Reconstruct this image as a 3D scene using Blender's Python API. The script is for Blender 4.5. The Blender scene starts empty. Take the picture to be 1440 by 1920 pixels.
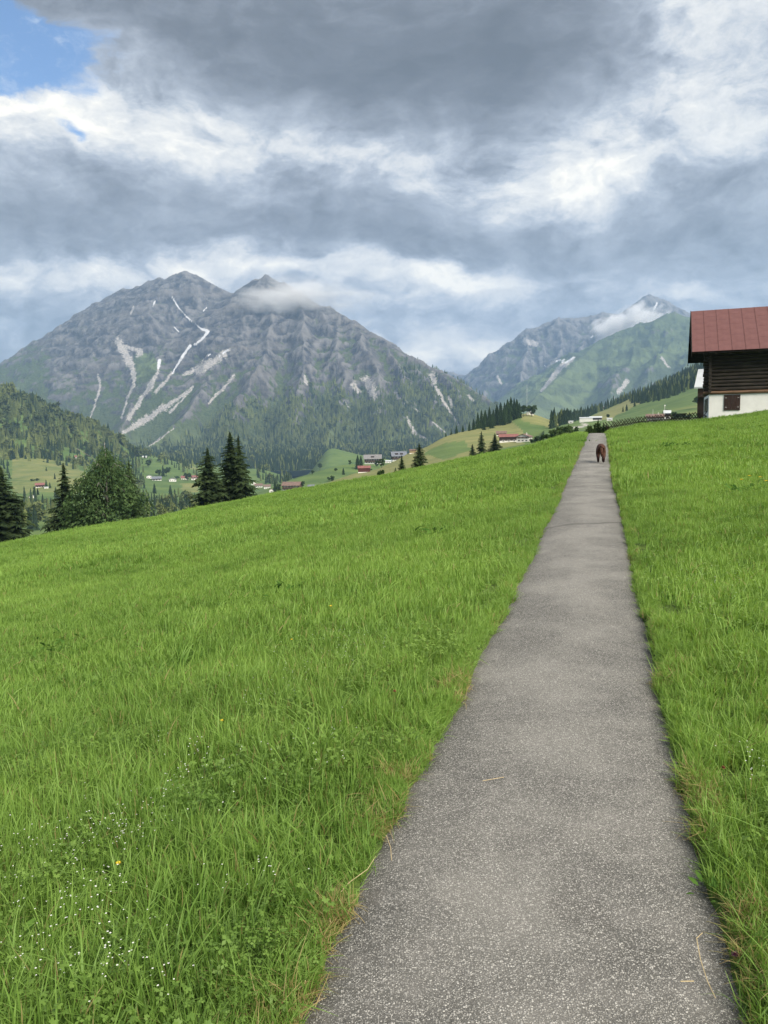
import bpy, math, random
import numpy as np
from mathutils import Vector, Matrix, Euler
from mathutils.bvhtree import BVHTree

random.seed(7)
RNG = np.random.default_rng(7)
S = bpy.context.scene
COL = S.collection
R = math.radians

# ------------------------------------------------------------------ camera
F = 1450.0                       # focal length in photo pixels (photo 1440 x 1920)
PITCH, ROLL = 6.3, 1.2
EYE = 1.68
cam_d = bpy.data.cameras.new('camera')
cam = bpy.data.objects.new('camera', cam_d)
COL.objects.link(cam)
cam_d.sensor_fit = 'VERTICAL'
cam_d.sensor_height = 24.0
cam_d.lens = 24.0 * F / 1920.0
cam_d.clip_start = 0.05
cam_d.clip_end = 40000
CAMROT = (Matrix.Rotation(R(90 - PITCH), 3, 'X') @ Matrix.Rotation(R(-ROLL), 3, 'Z'))
cam.matrix_world = Matrix.Translation((0, 0, EYE)) @ CAMROT.to_4x4()
S.camera = cam
CR = np.array(CAMROT)
CO = np.array([0.0, 0.0, EYE])

# ------------------------------------------------------------------ node helper
class G:
    def __init__(s, tree):
        s.t = tree; s.n = tree.nodes; s.l = tree.links
    def put(s, sock, v):
        if isinstance(v, bpy.types.NodeSocket): s.l.new(v, sock)
        elif v is not None:
            if isinstance(v, (tuple, list)) and hasattr(sock, 'default_value'):
                k = len(sock.default_value)
                v = tuple(v) + (1.0,) * (k - len(v))
            sock.default_value = v
    def m(s, op, a, b=None, c=None, clamp=False):
        n = s.n.new('ShaderNodeMath'); n.operation = op; n.use_clamp = clamp
        for i, v in enumerate((a, b, c)):
            if v is not None: s.put(n.inputs[i], v)
        return n.outputs[0]
    def add(s, a, b): return s.m('ADD', a, b)
    def sub(s, a, b): return s.m('SUBTRACT', a, b)
    def mul(s, a, b): return s.m('MULTIPLY', a, b)
    def v(s, op, a, b=None, scale=None):
        n = s.n.new('ShaderNodeVectorMath'); n.operation = op
        s.put(n.inputs[0], a)
        if b is not None: s.put(n.inputs[1], b)
        if scale is not None: s.put(n.inputs['Scale'], scale)
        return n.outputs['Value'] if op in ('LENGTH', 'DISTANCE', 'DOT_PRODUCT') else n.outputs[0]
    def noise(s, vec, scale, detail=4, rough=0.5, dist=0.0, color=False, lac=2.0):
        n = s.n.new('ShaderNodeTexNoise'); n.noise_dimensions = '3D'
        s.put(n.inputs['Vector'], vec); s.put(n.inputs['Scale'], scale)
        s.put(n.inputs['Detail'], detail); s.put(n.inputs['Roughness'], rough); s.put(n.inputs['Distortion'], dist)
        s.put(n.inputs['Lacunarity'], lac)
        return n.outputs['Color'] if color else n.outputs[0]
    def voro(s, vec, scale, feature='F1', out='Distance', rand=1.0):
        n = s.n.new('ShaderNodeTexVoronoi'); n.feature = feature
        s.put(n.inputs['Vector'], vec); s.put(n.inputs['Scale'], scale); s.put(n.inputs['Randomness'], rand)
        return n.outputs[out]
    def mix(s, f, a, b, blend='MIX'):
        n = s.n.new('ShaderNodeMix'); n.data_type = 'RGBA'; n.blend_type = blend
        s.put(n.inputs[0], f); s.put(n.inputs[6], a); s.put(n.inputs[7], b)
        return n.outputs[2]
    def lerp(s, f, a, b):
        n = s.n.new('ShaderNodeMix'); n.data_type = 'FLOAT'
        s.put(n.inputs[0], f); s.put(n.inputs[2], a); s.put(n.inputs[3], b)
        return n.outputs[0]
    def ss(s, x, lo, hi, a=0.0, b=1.0):
        n = s.n.new('ShaderNodeMapRange'); n.interpolation_type = 'SMOOTHSTEP'
        s.put(n.inputs[0], x); s.put(n.inputs[1], lo); s.put(n.inputs[2], hi); s.put(n.inputs[3], a); s.put(n.inputs[4], b)
        return n.outputs[0]
    def ramp(s, f, stops, interp='LINEAR'):
        n = s.n.new('ShaderNodeValToRGB'); r = n.color_ramp; r.interpolation = interp
        while len(r.elements) < len(stops): r.elements.new(0.5)
        for e, (p, c) in zip(r.elements, stops):
            e.position = p; e.color = tuple(c) + (1.0,)
        s.put(n.inputs[0], f)
        return n.outputs[0]
    def xyz(s, x, y, z):
        n = s.n.new('ShaderNodeCombineXYZ')
        for i, v in enumerate((x, y, z)): s.put(n.inputs[i], v)
        return n.outputs[0]
    def sep(s, v):
        n = s.n.new('ShaderNodeSeparateXYZ'); s.put(n.inputs[0], v); return n.outputs
    def attr(s, name, out='Color'):
        n = s.n.new('ShaderNodeAttribute'); n.attribute_name = name; return n.outputs[out]
    def bump(s, h, strength=0.5, dist=0.1):
        n = s.n.new('ShaderNodeBump'); s.put(n.inputs['Height'], h)
        n.inputs['Strength'].default_value = strength; n.inputs['Distance'].default_value = dist
        return n.outputs[0]

# ------------------------------------------------------------------ world (cloudy evening sky)
SUN_EL, SUN_AZ = 44.0, 138.0      # azimuth clockwise from the viewing direction
W = bpy.data.worlds.new('World'); S.world = W; W.use_nodes = True
def build_world():
    g = G(W.node_tree); g.n.clear()
    out = g.n.new('ShaderNodeOutputWorld'); bg = g.n.new('ShaderNodeBackground')
    g.l.new(bg.outputs[0], out.inputs[0])
    tc = g.n.new('ShaderNodeTexCoord')
    d = g.v('NORMALIZE', tc.outputs['Generated'])
    sx, sy, sz = g.sep(d)[:3]
    az = g.m('ARCTAN2', sx, sy); el = g.m('ARCSINE', sz)
    # sky chart: about 1.45 units per radian, x rightwards from the left, y downwards
    X = g.add(g.mul(g.add(az, g.mul(g.m('POWER', az, 3.0), 0.333)), 1.45), 0.72)
    Y = g.sub(0.96, g.mul(g.m('TANGENT', g.add(g.m('MINIMUM', el, 1.15), 0.11)), 1.45))
    p = g.xyz(X, Y, 0.0)
    pa = g.xyz(X, g.mul(Y, 1.75), 0.0)
    w1 = g.v('SUBTRACT', g.noise(pa, 2.6, 6, 0.55, color=True), (0.5, 0.5, 0.5))
    w2 = g.v('SUBTRACT', g.noise(g.v('ADD', pa, (7.3, 2.1, 0.4)), 9.0, 6, 0.6, color=True), (0.5, 0.5, 0.5))
    pw = g.v('ADD', p, g.v('ADD', g.v('SCALE', w1, scale=0.20), g.v('SCALE', w2, scale=0.055)))
    pw = g.v('MULTIPLY', pw, (1, 1, 0))
    def blobs(lst, base):
        acc = base
        for (cx, cy, rx, ry, rot, a) in lst:
            n = g.n.new('ShaderNodeMapping'); n.vector_type = 'TEXTURE'
            g.put(n.inputs[0], pw)
            n.inputs[1].default_value = (cx, cy, 0); n.inputs[2].default_value = (0, 0, R(rot)); n.inputs[3].default_value = (rx, ry, 1)
            q = g.v('DOT_PRODUCT', n.outputs[0], n.outputs[0])
            acc = g.m('MULTIPLY_ADD', g.m('EXPONENT', g.mul(q, -1.0)), a, acc)
        return acc
    L = blobs([
        # (x, y, rx, ry, rot, brightness)
        (0.60, 0.03, 0.50, 0.13, 8, -0.22), (0.82, 0.15, 0.32, 0.085, 3, -0.24), (1.04, 0.06, 0.17, 0.12, -30, -0.16),
        (0.36, 0.08, 0.22, 0.06, 22, -0.10), (0.75,-0.20, 0.8, 0.15, 0, -0.12),
        (0.04, 0.235, 0.16, 0.075, 8, 0.40), (0.23, 0.225, 0.17, 0.07, 12, 0.40), (0.43, 0.265, 0.12, 0.06, 12, 0.20),
        (0.62, 0.285, 0.20, 0.05, 14, 0.15), (0.88, 0.33, 0.17, 0.06, 8, 0.16),
        (1.08, 0.33, 0.12, 0.09, -30, 0.34), (1.03, 0.385, 0.09, 0.035, 0, 0.18), (1.24, 0.16, 0.11, 0.10, -35, 0.17), (1.42, 0.10, 0.14, 0.16, 0, 0.10),
        (1.34, 0.28, 0.22, 0.09, -10, 0.20), (0.75, 0.62, 0.75, 0.07, 0, 0.10), (1.30, 0.02, 0.20, 0.08, -20, 0.14),
        (0.16, 0.43, 0.30, 0.065, 3, -0.11), (0.60, 0.43, 0.30, 0.06, 0, -0.10), (0.95, 0.46, 0.30, 0.045, 3, -0.12), (1.30, 0.43, 0.22, 0.07, 0, -0.09),
        (0.58, 0.505, 0.20, 0.034, 4, 0.42), (0.37, 0.520, 0.07, 0.026, 15, 0.55), (0.21, 0.530, 0.08, 0.028, 0, 0.44), (0.05, 0.525, 0.08, 0.03, 0, 0.26),
        (0.82, 0.528, 0.10, 0.022, 3, 0.40), (0.80, 0.60, 0.20, 0.035, 4, -0.06), (1.10, 0.53, 0.25, 0.03, 0, 0.05),
        (0.84, 0.672, 0.20, 0.036, 0, 0.42), (0.72, 0.565, 0.14, 0.02, 3, 0.12), (1.29, 0.57, 0.05, 0.02, 0, 0.20), (0.05, 0.62, 0.12, 0.05, 0, -0.04)], 0.40)
    f1 = g.noise(pw, 5.0, 10, 0.56); f2 = g.noise(g.v('ADD', pa, g.v('SCALE', w1, scale=0.35)), 4.2, 10, 0.60)
    # lit edges: difference of the density towards the light
    f2b = g.noise(g.v('ADD', g.v('ADD', pa, (0.035, -0.05, 0)), g.v('SCALE', w1, scale=0.35)), 4.2, 6, 0.60)
    lit = g.sub(f2, f2b)
    amp = g.ss(L, 0.12, 0.70, 0.42, 1.15)
    f3 = g.noise(g.v('ADD', pw, g.v('SCALE', w2, scale=0.10)), 17.0, 8, 0.62)
    puff = g.sub(1.0, g.m('ABSOLUTE', g.sub(g.mul(g.noise(g.v('ADD', pw, (3.1, 1.7, 0.0)), 8.5, 7, 0.55), 2.0), 1.0)))
    L2 = g.add(g.add(g.add(L, g.mul(g.mul(g.sub(puff, 0.80), 0.46), g.ss(L, 0.38, 0.62))), g.mul(amp, g.mul(g.sub(f3, 0.5), 0.44))), g.mul(amp, g.add(g.mul(g.sub(f1, 0.5), 0.50), g.add(g.mul(g.sub(f2, 0.5), 0.36), g.mul(lit, 1.1)))))
    cloud = g.ramp(L2, [(0.0, (0.072, 0.077, 0.086)), (0.14, (0.096, 0.103, 0.116)), (0.30, (0.152, 0.165, 0.188)), (0.46, (0.222, 0.240, 0.270)), (0.56, (0.285, 0.302, 0.328)),
                        (0.68, (0.375, 0.380, 0.383)), (0.84, (0.465, 0.457, 0.435)), (1.0, (0.59, 0.56, 0.495))])
    # open sky through a gap
    hole = blobs([(0.04, 0.115, 0.24, 0.085, 16, 1.20), (-0.25, 0.0, 0.25, 0.12, 20, 0.9), (0.185, 0.268, 0.03, 0.018, 20, 0.5)], 0.0)
    hole = g.ss(g.add(hole, g.add(g.mul(g.sub(f2, 0.5), 1.1), g.mul(g.sub(f3, 0.5), 0.9))), 0.40, 0.80)
    sky = g.n.new('ShaderNodeTexSky'); sky.sky_type = 'NISHITA'; sky.sun_disc = False
    sky.sun_elevation = R(SUN_EL); sky.sun_rotation = R(SUN_AZ); sky.altitude = 1200; sky.air_density = 1.0; sky.dust_density = 0.6
    blue = g.v('MULTIPLY', sky.outputs[0], (0.074, 0.082, 0.088))
    wisp = g.mul(g.ss(g.add(f3, g.mul(g.sub(f1, 0.5), 0.6)), 0.50, 0.78), 0.55)
    blue = g.mix(wisp, blue, (0.34, 0.38, 0.44))
    col = g.mix(hole, cloud, blue)
    low = g.ss(sz, -0.03, 0.0)
    col = g.mix(low, (0.10, 0.13, 0.10), col)
    g.l.new(col, bg.inputs[0]); bg.inputs[1].default_value = 1.0
build_world()
W.cycles.sampling_method = 'MANUAL'; W.cycles.sample_map_resolution = 512

sun_d = bpy.data.lights.new('sun', 'SUN'); sun = bpy.data.objects.new('sun', sun_d); COL.objects.link(sun)
sun_d.energy = 3.6; sun_d.angle = R(40); sun_d.color = (1.0, 0.91, 0.78)
sdir = Vector((math.sin(R(SUN_AZ)) * math.cos(R(SUN_EL)), math.cos(R(SUN_AZ)) * math.cos(R(SUN_EL)), math.sin(R(SUN_EL))))
sun.rotation_euler = sdir.to_track_quat('Z', 'Y').to_euler(); sun.location = (60, -60, 80)

S.view_settings.view_transform = 'Standard'; S.view_settings.look = 'None'
S.view_settings.exposure = 1.13; S.view_settings.gamma = 1.0
try: S.view_settings.use_curve_mapping = False
except Exception: pass
S.cycles.use_denoising = True
S.cycles.max_bounces = 6; S.cycles.diffuse_bounces = 3; S.cycles.glossy_bounces = 2
S.cycles.transmission_bounces = 4; S.cycles.transparent_max_bounces = 8; S.cycles.volume_bounces = 3
S.cycles.sample_clamp_indirect = 6.0

# ------------------------------------------------------------------ pixel <-> world
def pdir(px, py):
    px = np.asarray(px, float); py = np.asarray(py, float)
    v = np.stack([(px - 720) / F, -(py - 960) / F, -np.ones_like(px * py)], -1)
    return v @ CR.T
def P(px, py, d):
    """world point seen at a photo pixel at depth d (metres along the view axis)"""
    return CO + pdir(px, py) * np.asarray(d, float)[..., None]
def proj(pts):
    v = (np.asarray(pts, float) - CO) @ CR
    dep = np.maximum(-v[..., 2], 1e-3)
    return 720 + F * v[..., 0] / dep, 960 - F * v[..., 1] / dep, dep

# ------------------------------------------------------------------ numpy noise
_perm = np.random.default_rng(3).permutation(512)
_perm = np.concatenate([_perm, _perm, _perm])
_gr = np.random.default_rng(4).uniform(0, 2 * np.pi, 512)
_gx, _gy = np.cos(_gr), np.sin(_gr)
def perlin(x, y):
    xi = np.floor(x).astype(int); yi = np.floor(y).astype(int)
    xf = x - xi; yf = y - yi
    u = xf * xf * xf * (xf * (xf * 6 - 15) + 10); v = yf * yf * yf * (yf * (yf * 6 - 15) + 10)
    def gd(ix, iy, fx, fy):
        h = _perm[(_perm[ix & 511] + iy) & 511]
        return _gx[h] * fx + _gy[h] * fy
    a = gd(xi, yi, xf, yf); b = gd(xi + 1, yi, xf - 1, yf)
    c = gd(xi, yi + 1, xf, yf - 1); e = gd(xi + 1, yi + 1, xf - 1, yf - 1)
    return ((a * (1 - u) + b * u) * (1 - v) + (c * (1 - u) + e * u) * v) * 1.4
def fbm(x, y, oct=5, gain=0.5, ridged=False):
    x = np.asarray(x, float); y = np.asarray(y, float)
    s = np.zeros(np.broadcast(x, y).shape); a = 1.0; t = 0.0
    for i in range(oct):
        n = perlin(x + 17.3 * i, y - 9.1 * i)
        if ridged: n = 1 - 2 * np.abs(n)
        s = s + a * n; t += a; a *= gain; x = x * 2.03; y = y * 2.03
    return s / t

# ------------------------------------------------------------------ object helpers
def put_props(o, label=None, cat=None, group=None, kind=None):
    if label: o['label'] = label
    if cat: o['category'] = cat
    if group: o['group'] = group
    if kind: o['kind'] = kind
    return o
def mesh_np(name, verts, faces, mat=None, smooth=False, attrs=None):
    verts = np.asarray(verts, np.float32); faces = np.asarray(faces, np.int32)
    me = bpy.data.meshes.new(name); k = faces.shape[1]
    me.vertices.add(len(verts)); me.vertices.foreach_set('co', verts.ravel())
    me.loops.add(faces.size); me.loops.foreach_set('vertex_index', faces.ravel())
    me.polygons.add(len(faces)); me.polygons.foreach_set('loop_start', np.arange(0, faces.size, k, dtype=np.int32))
    try: me.polygons.foreach_set('loop_total', np.full(len(faces), k, np.int32))
    except Exception: pass
    me.update(calc_edges=True); me.validate()
    if smooth: me.polygons.foreach_set('use_smooth', np.ones(len(me.polygons), bool))
    for an, arr in (attrs or {}).items():
        arr = np.asarray(arr, np.float32)
        if arr.ndim == 1:
            a = me.attributes.new(an, 'FLOAT', 'POINT'); a.data.foreach_set('value', arr)
        else:
            if arr.shape[1] == 3: arr = np.concatenate([arr, np.ones((len(arr), 1), np.float32)], 1)
            a = me.attributes.new(an, 'FLOAT_COLOR', 'POINT'); a.data.foreach_set('color', np.ascontiguousarray(arr).ravel())
    if mat: me.materials.append(mat)
    return me
def obj(name, me, parent=None, loc=None, rot=None):
    o = bpy.data.objects.new(name, me); COL.objects.link(o)
    if parent is not None: o.parent = parent
    if loc is not None: o.location = loc
    if rot is not None: o.rotation_euler = rot
    return o
def empty(name, loc, rz=0.0, label=None, cat=None, group=None):
    o = bpy.data.objects.new(name, None); COL.objects.link(o)
    o.location = loc; o.rotation_euler = (0, 0, rz); o.empty_display_size = 0.3
    return put_props(o, label, cat, group)
def grid_faces(nr, nc):
    i = np.arange(nr * nc).reshape(nr, nc)
    return np.stack([i[:-1, :-1], i[:-1, 1:], i[1:, 1:], i[1:, :-1]], -1).reshape(-1, 4)
class MB:
    """collects boxes, prisms and quads for one part"""
    def __init__(s): s.v = []; s.f = []
    def box(s, c, d, rot=None):
        b = len(s.v); M = Euler(rot).to_matrix() if rot is not None else None
        for sx in (-.5, .5):
            for sy in (-.5, .5):
                for sz in (-.5, .5):
                    q = Vector((sx * d[0], sy * d[1], sz * d[2]))
                    if M: q = M @ q
                    s.v.append((c[0] + q.x, c[1] + q.y, c[2] + q.z))
        for f in ((0, 1, 3, 2), (4, 6, 7, 5), (0, 4, 5, 1), (2, 3, 7, 6), (0, 2, 6, 4), (1, 5, 7, 3)):
            s.f.append(tuple(b + i for i in f))
        return s
    def poly(s, pts):
        b = len(s.v); s.v += [tuple(p) for p in pts]; s.f.append(tuple(range(b, b + len(pts)))); return s
    def prism(s, pts, off):
        b = len(s.v); n = len(pts)
        s.v += [tuple(p) for p in pts] + [tuple(np.array(p) + np.array(off)) for p in pts]
        s.f.append(tuple(range(b + n - 1, b - 1, -1))); s.f.append(tuple(range(b + n, b + 2 * n)))
        for i in range(n):
            j = (i + 1) % n; s.f.append((b + i, b + j, b + n + j, b + n + i))
        return s
    def tube(s, pts, rad, n=8):
        pts = [Vector(p) for p in pts]; b = len(s.v)
        for i, p in enumerate(pts):
            t = (pts[min(i + 1, len(pts) - 1)] - pts[max(i - 1, 0)]).normalized()
            a = t.orthogonal().normalized(); c = t.cross(a)
            r = rad[i] if isinstance(rad, (list, tuple)) else rad
            for k in range(n):
                an = 2 * math.pi * k / n; q = p + (a * math.cos(an) + c * math.sin(an)) * r
                s.v.append(tuple(q))
        for i in range(len(pts) - 1):
            for k in range(n):
                k2 = (k + 1) % n
                s.f.append((b + i * n + k, b + i * n + k2, b + (i + 1) * n + k2, b + (i + 1) * n + k))
        s.f.append(tuple(b + k for k in range(n - 1, -1, -1))); e = b + (len(pts) - 1) * n
        s.f.append(tuple(e + k for k in range(n)))
        return s
    def mesh(s, name, mat, smooth=False):
        me = bpy.data.meshes.new(name); me.from_pydata(s.v, [], s.f); me.update()
        if mat: me.materials.append(mat)
        if smooth: me.polygons.foreach_set('use_smooth', np.ones(len(me.polygons), bool))
        return me
    def build(s, name, mat, parent=None, smooth=False, loc=None, rot=None):
        return obj(name, s.mesh(name, mat, smooth), parent, loc, rot)

# ------------------------------------------------------------------ materials
def new_mat(name):
    m = bpy.data.materials.new(name); m.use_nodes = True; g = G(m.node_tree); g.n.clear()
    o = g.n.new('ShaderNodeOutputMaterial'); return m, g, o
def principled(g, o, base, rough=0.8, bump=None, spec=0.3, metal=0.0):
    b = g.n.new('ShaderNodeBsdfPrincipled')
    g.put(b.inputs['Base Color'], base); g.put(b.inputs['Roughness'], rough); g.put(b.inputs['Metallic'], metal)
    g.put(b.inputs['Specular IOR Level'], spec)
    if bump is not None: g.l.new(bump, b.inputs['Normal'])
    g.l.new(b.outputs[0], o.inputs[0]); return b
def geo_pos(g): return g.n.new('ShaderNodeNewGeometry').outputs['Position']
def obj_pos(g): return g.n.new('ShaderNodeTexCoord').outputs['Object']
def mat_simple(name, c, rough=0.8, var=0.25, scale=3.0, bump=0.0, spec=0.3, stretch=(1, 1, 1)):
    m, g, o = new_mat(name)
    p = g.v('MULTIPLY', obj_pos(g), stretch)
    n = g.noise(p, scale, 6, 0.6)
    c0 = tuple(x * (1 - var) for x in c); c1 = tuple(min(1, x * (1 + var)) for x in c)
    col = g.mix(g.ss(n, 0.3, 0.7), c0, c1)
    bp = g.bump(n, bump, 0.03) if bump else None
    principled(g, o, col, rough, bp, spec); return m
M = {}
M['white_wall'] = mat_simple('whitewash', (0.80, 0.80, 0.78), 0.9, 0.06, 1.2, 0.15)
M['far_white'] = mat_simple('far_whitewash', (0.72, 0.71, 0.68), 0.9, 0.08, 0.3)
M['dark_log'] = mat_simple('weathered_log', (0.038, 0.031, 0.025), 0.8, 0.55, 5.0, 0.5, stretch=(0.25, 3, 3))
M['brown_log'] = mat_simple('brown_sill_log', (0.15, 0.09, 0.055), 0.8, 0.5, 4.0, 0.4, stretch=(0.25, 3, 3))
M['log_end'] = mat_simple('log_end', (0.045, 0.037, 0.03), 0.9, 0.4, 9.0)
M['soffit'] = mat_simple('dark_soffit_wood', (0.022, 0.018, 0.015), 0.9, 0.4, 5.0)
M['shutter'] = mat_simple('shutter_wood', (0.036, 0.019, 0.015), 0.7, 0.35, 6.0, 0.2, stretch=(4, 4, 0.4))
M['iron'] = mat_simple('hinge_iron', (0.35, 0.34, 0.33), 0.5, 0.2, 8.0)
M['fence'] = mat_simple('fence_wood', (0.028, 0.022, 0.018), 0.9, 0.4, 8.0)
M['wood'] = mat_simple('far_brown_wood', (0.085, 0.048, 0.03), 0.85, 0.35, 0.8)
M['dark_wood'] = mat_simple('far_dark_wood', (0.04, 0.028, 0.022), 0.85, 0.35, 0.8)
M['red_wood'] = mat_simple('far_red_wood', (0.075, 0.024, 0.022), 0.85, 0.25, 0.8)
M['tan_wood'] = mat_simple('far_tan_wood', (0.30, 0.22, 0.12), 0.85, 0.2, 0.8)
M['red_roof'] = mat_simple('far_red_roof', (0.20, 0.085, 0.075), 0.7, 0.2, 0.6)
M['brown_roof'] = mat_simple('far_brown_roof', (0.16, 0.108, 0.088), 0.8, 0.25, 0.6)
M['grey_roof'] = mat_simple('far_grey_roof', (0.18, 0.175, 0.178), 0.7, 0.2, 0.5)
M['slate_roof'] = mat_simple('far_slate_roof', (0.14, 0.152, 0.18), 0.6, 0.2, 0.5)
M['metal_roof'] = mat_simple('far_metal_roof', (0.50, 0.53, 0.56), 0.45, 0.1, 0.5)
M['pane'] = mat_simple('far_window_pane', (0.03, 0.035, 0.045), 0.2, 0.2, 1.0, spec=0.6)
M['pole'] = mat_simple('pole_paint', (0.6, 0.6, 0.58), 0.6, 0.1, 1.0)
def bark(name, c0, c1):
    m, g, o = new_mat(name); p = g.v('MULTIPLY', obj_pos(g), (6, 6, 1.2))
    n = g.noise(p, 2.0, 6, 0.65)
    principled(g, o, g.mix(g.ss(n, 0.4, 0.6), c0, c1), 0.95, g.bump(n, 0.6, 0.05)); return m
M['bark'] = bark('spruce_bark', (0.05, 0.038, 0.03), (0.10, 0.08, 0.065))
M['birch_bark'] = bark('birch_bark', (0.16, 0.14, 0.12), (0.42, 0.40, 0.36))
def foliage(name, c0, c1, scale=0.5, trans=0.25, inst=False):
    """leaves: diffuse + some light coming through, colour varies from clump to clump and from tree to tree"""
    m, g, o = new_mat(name)
    n = g.noise(geo_pos(g), scale, 3, 0.6)
    f = g.ss(n, 0.3, 0.7)
    if inst:
        rnd = g.n.new('ShaderNodeObjectInfo').outputs['Random']
        f = g.add(g.mul(f, 0.45), g.mul(rnd, 0.55))
    col = g.mix(f, c0, c1)
    b = g.n.new('ShaderNodeBsdfDiffuse'); g.l.new(col, b.inputs[0])
    t = g.n.new('ShaderNodeBsdfTranslucent'); g.l.new(col, t.inputs[0])
    x = g.n.new('ShaderNodeMixShader'); x.inputs[0].default_value = trans
    g.l.new(b.outputs[0], x.inputs[1]); g.l.new(t.outputs[0], x.inputs[2]); g.l.new(x.outputs[0], o.inputs[0])
    return m
M['needles'] = foliage('spruce_needles', (0.015, 0.028, 0.014), (0.056, 0.083, 0.034), 0.7, 0.15)
M['needles_mid'] = foliage('spruce_needles_mid', (0.016, 0.030, 0.014), (0.040, 0.070, 0.026), 0.2, 0.15, True)
M['birch_leaf'] = foliage('birch_leaves', (0.038, 0.074, 0.029), (0.100, 0.158, 0.060), 0.6, 0.3)
M['broadleaf'] = foliage('broadleaf_leaves', (0.025, 0.050, 0.016), (0.07, 0.11, 0.035), 0.25, 0.25, True)
M['far_spruce'] = foliage('far_spruce_needles', (0.018, 0.034, 0.022), (0.045, 0.070, 0.036), 0.01, 0.15, True)  # darker copy of the far conifer needles, valley shade put into the colour
M['far_conifer'] = foliage('far_conifer_needles', (0.034, 0.058, 0.030), (0.210, 0.245, 0.088), 0.0055, 0.2, True)  # pale yellow-green patches in the colour stand in for sunlit forest

# ================================================================== TERRAIN
# ---- near meadow and path ------------------------------------------------
PW = 1.30                                    # path width
_pr = np.array([(1920, 550, 1397), (1700, 637, 1330), (1550, 725, 1293), (1400, 795, 1265), (1280, 865, 1240), (1200, 900, 1225),
                (1130, 948, 1210), (1000, 1020, 1172), (900, 1062, 1150), (870, 1077, 1146), (840, 1090, 1141), (812, 1103, 1137)], float)
_w = _pr[:, 2] - _pr[:, 1]
_pc = P((_pr[:, 1] + _pr[:, 2]) / 2, _pr[:, 0], F * PW / _w)
_Y = np.concatenate([[-12, 0.6], _pc[:, 1], [75, 90, 130]])
_X = np.concatenate([[-1.4, 0.10], _pc[:, 0], [_pc[-1, 0] + 3.3, _pc[-1, 0] + 6.5, _pc[-1, 0] + 12]])
_zf = np.polyval(np.polyfit(_pc[:, 1], _pc[:, 2], 3), _pc[:, 1])
_Z = np.concatenate([[0.1, 0.0], _zf, [_zf[-1] - 1.0, _zf[-1] - 3.2, _zf[-1] - 9]])
_yy = np.linspace(-12, 130, 1500)
def _smooth(a, k):
    ker = np.hanning(k); ker /= ker.sum(); return np.convolve(np.pad(a, k // 2, mode='edge'), ker, mode='valid')[:len(a)]
_xs = _smooth(np.interp(_yy, _Y, _X), 25); _zs = _smooth(np.interp(_yy, _Y, _Z), 41)
def path_x(y): return np.interp(y, _yy, _xs)
def path_z(y): return np.interp(y, _yy, _zs)
def edge_l(y): return path_x(y) - PW / 2 - 0.035 + 0.05 * perlin(y * 0.7, y * 0 + 3.3) + 0.03 * perlin(y * 3.3, y * 0 + 8.1) + 0.02 * perlin(y * 9.0, y * 0 + 2.1)
def edge_r(y): return path_x(y) + PW / 2 + 0.03 + 0.05 * perlin(y * 0.7, y * 0 + 5.7) + 0.03 * perlin(y * 2.9, y * 0 + 1.4) + 0.02 * perlin(y * 8.0, y * 0 + 6.1)
CORR = ([-40, -26.4, -21.8, -17.2, -15, -9.4, -4.7, 0.8, 5.6, 11, 14.9, 16.1, 18.4, 20.5, 22.6, 24.6, 26.5, 40], [-.009, -.009, -.0094, -.0148, -.0145, -.012, -.0136, -.0135, -.0086, -.0057, 0, .003, .002, -.0004, -.003, -.0015, 0, 0])
def ground(x, y):
    x = np.asarray(x, float); y = np.asarray(y, float)
    o = x - path_x(y); a = np.maximum(np.abs(o) - PW / 2, 0)
    lat = np.where(o < 0, -0.146 * a, 0.112 * a)
    z = path_z(y) + lat
    on = np.clip((np.abs(o) - PW / 2 + 0.06) / 0.16, 0, 1)
    z = z + (on * 0.035 - (1 - on) * 0.035)
    z = z + on * (0.07 * perlin(x / 3.1, y / 3.7) + 0.16 * perlin(x / 11.0 + 4, y / 13.0) * np.clip(a / 4, 0, 1))
    r = np.hypot(x, y); az = np.degrees(np.arctan2(x, np.maximum(y, 0.01)))
    r0 = np.interp(az, [-40, -27, -10, 5, 14, 18, 26, 40], [40, 46, 57, 60, 60, 56, 54, 52])
    k = np.interp(az, [-40, 0, 12, 18, 24, 40], [0.006, 0.006, 0.005, 0.003, 0.0025, 0.002])
    dr = np.clip(r - r0, 0, None)
    z = z + r * np.interp(az, CORR[0], CORR[1]) * np.clip((r - 6) / 38, 0, 1) * np.clip(a / 3, 0, 1)
    return z - k * np.minimum(dr, 40) ** 2 - np.maximum(dr - 40, 0) * 2 * k * 40
def ground_n(x, y):
    e = 0.05; zx = (ground(x + e, y) - ground(x - e, y)) / (2 * e); zy = (ground(x, y + e) - ground(x, y - e)) / (2 * e)
    return zx, zy
def pix_ground(px, py):
    """where the line of sight through a photo pixel meets the near meadow"""
    v = pdir(px, py); t = 0.5
    while t < 140:
        q = CO + v * t
        if q[2] < ground(q[0], q[1]): break
        t *= 1.01
    return CO + v * t

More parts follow.
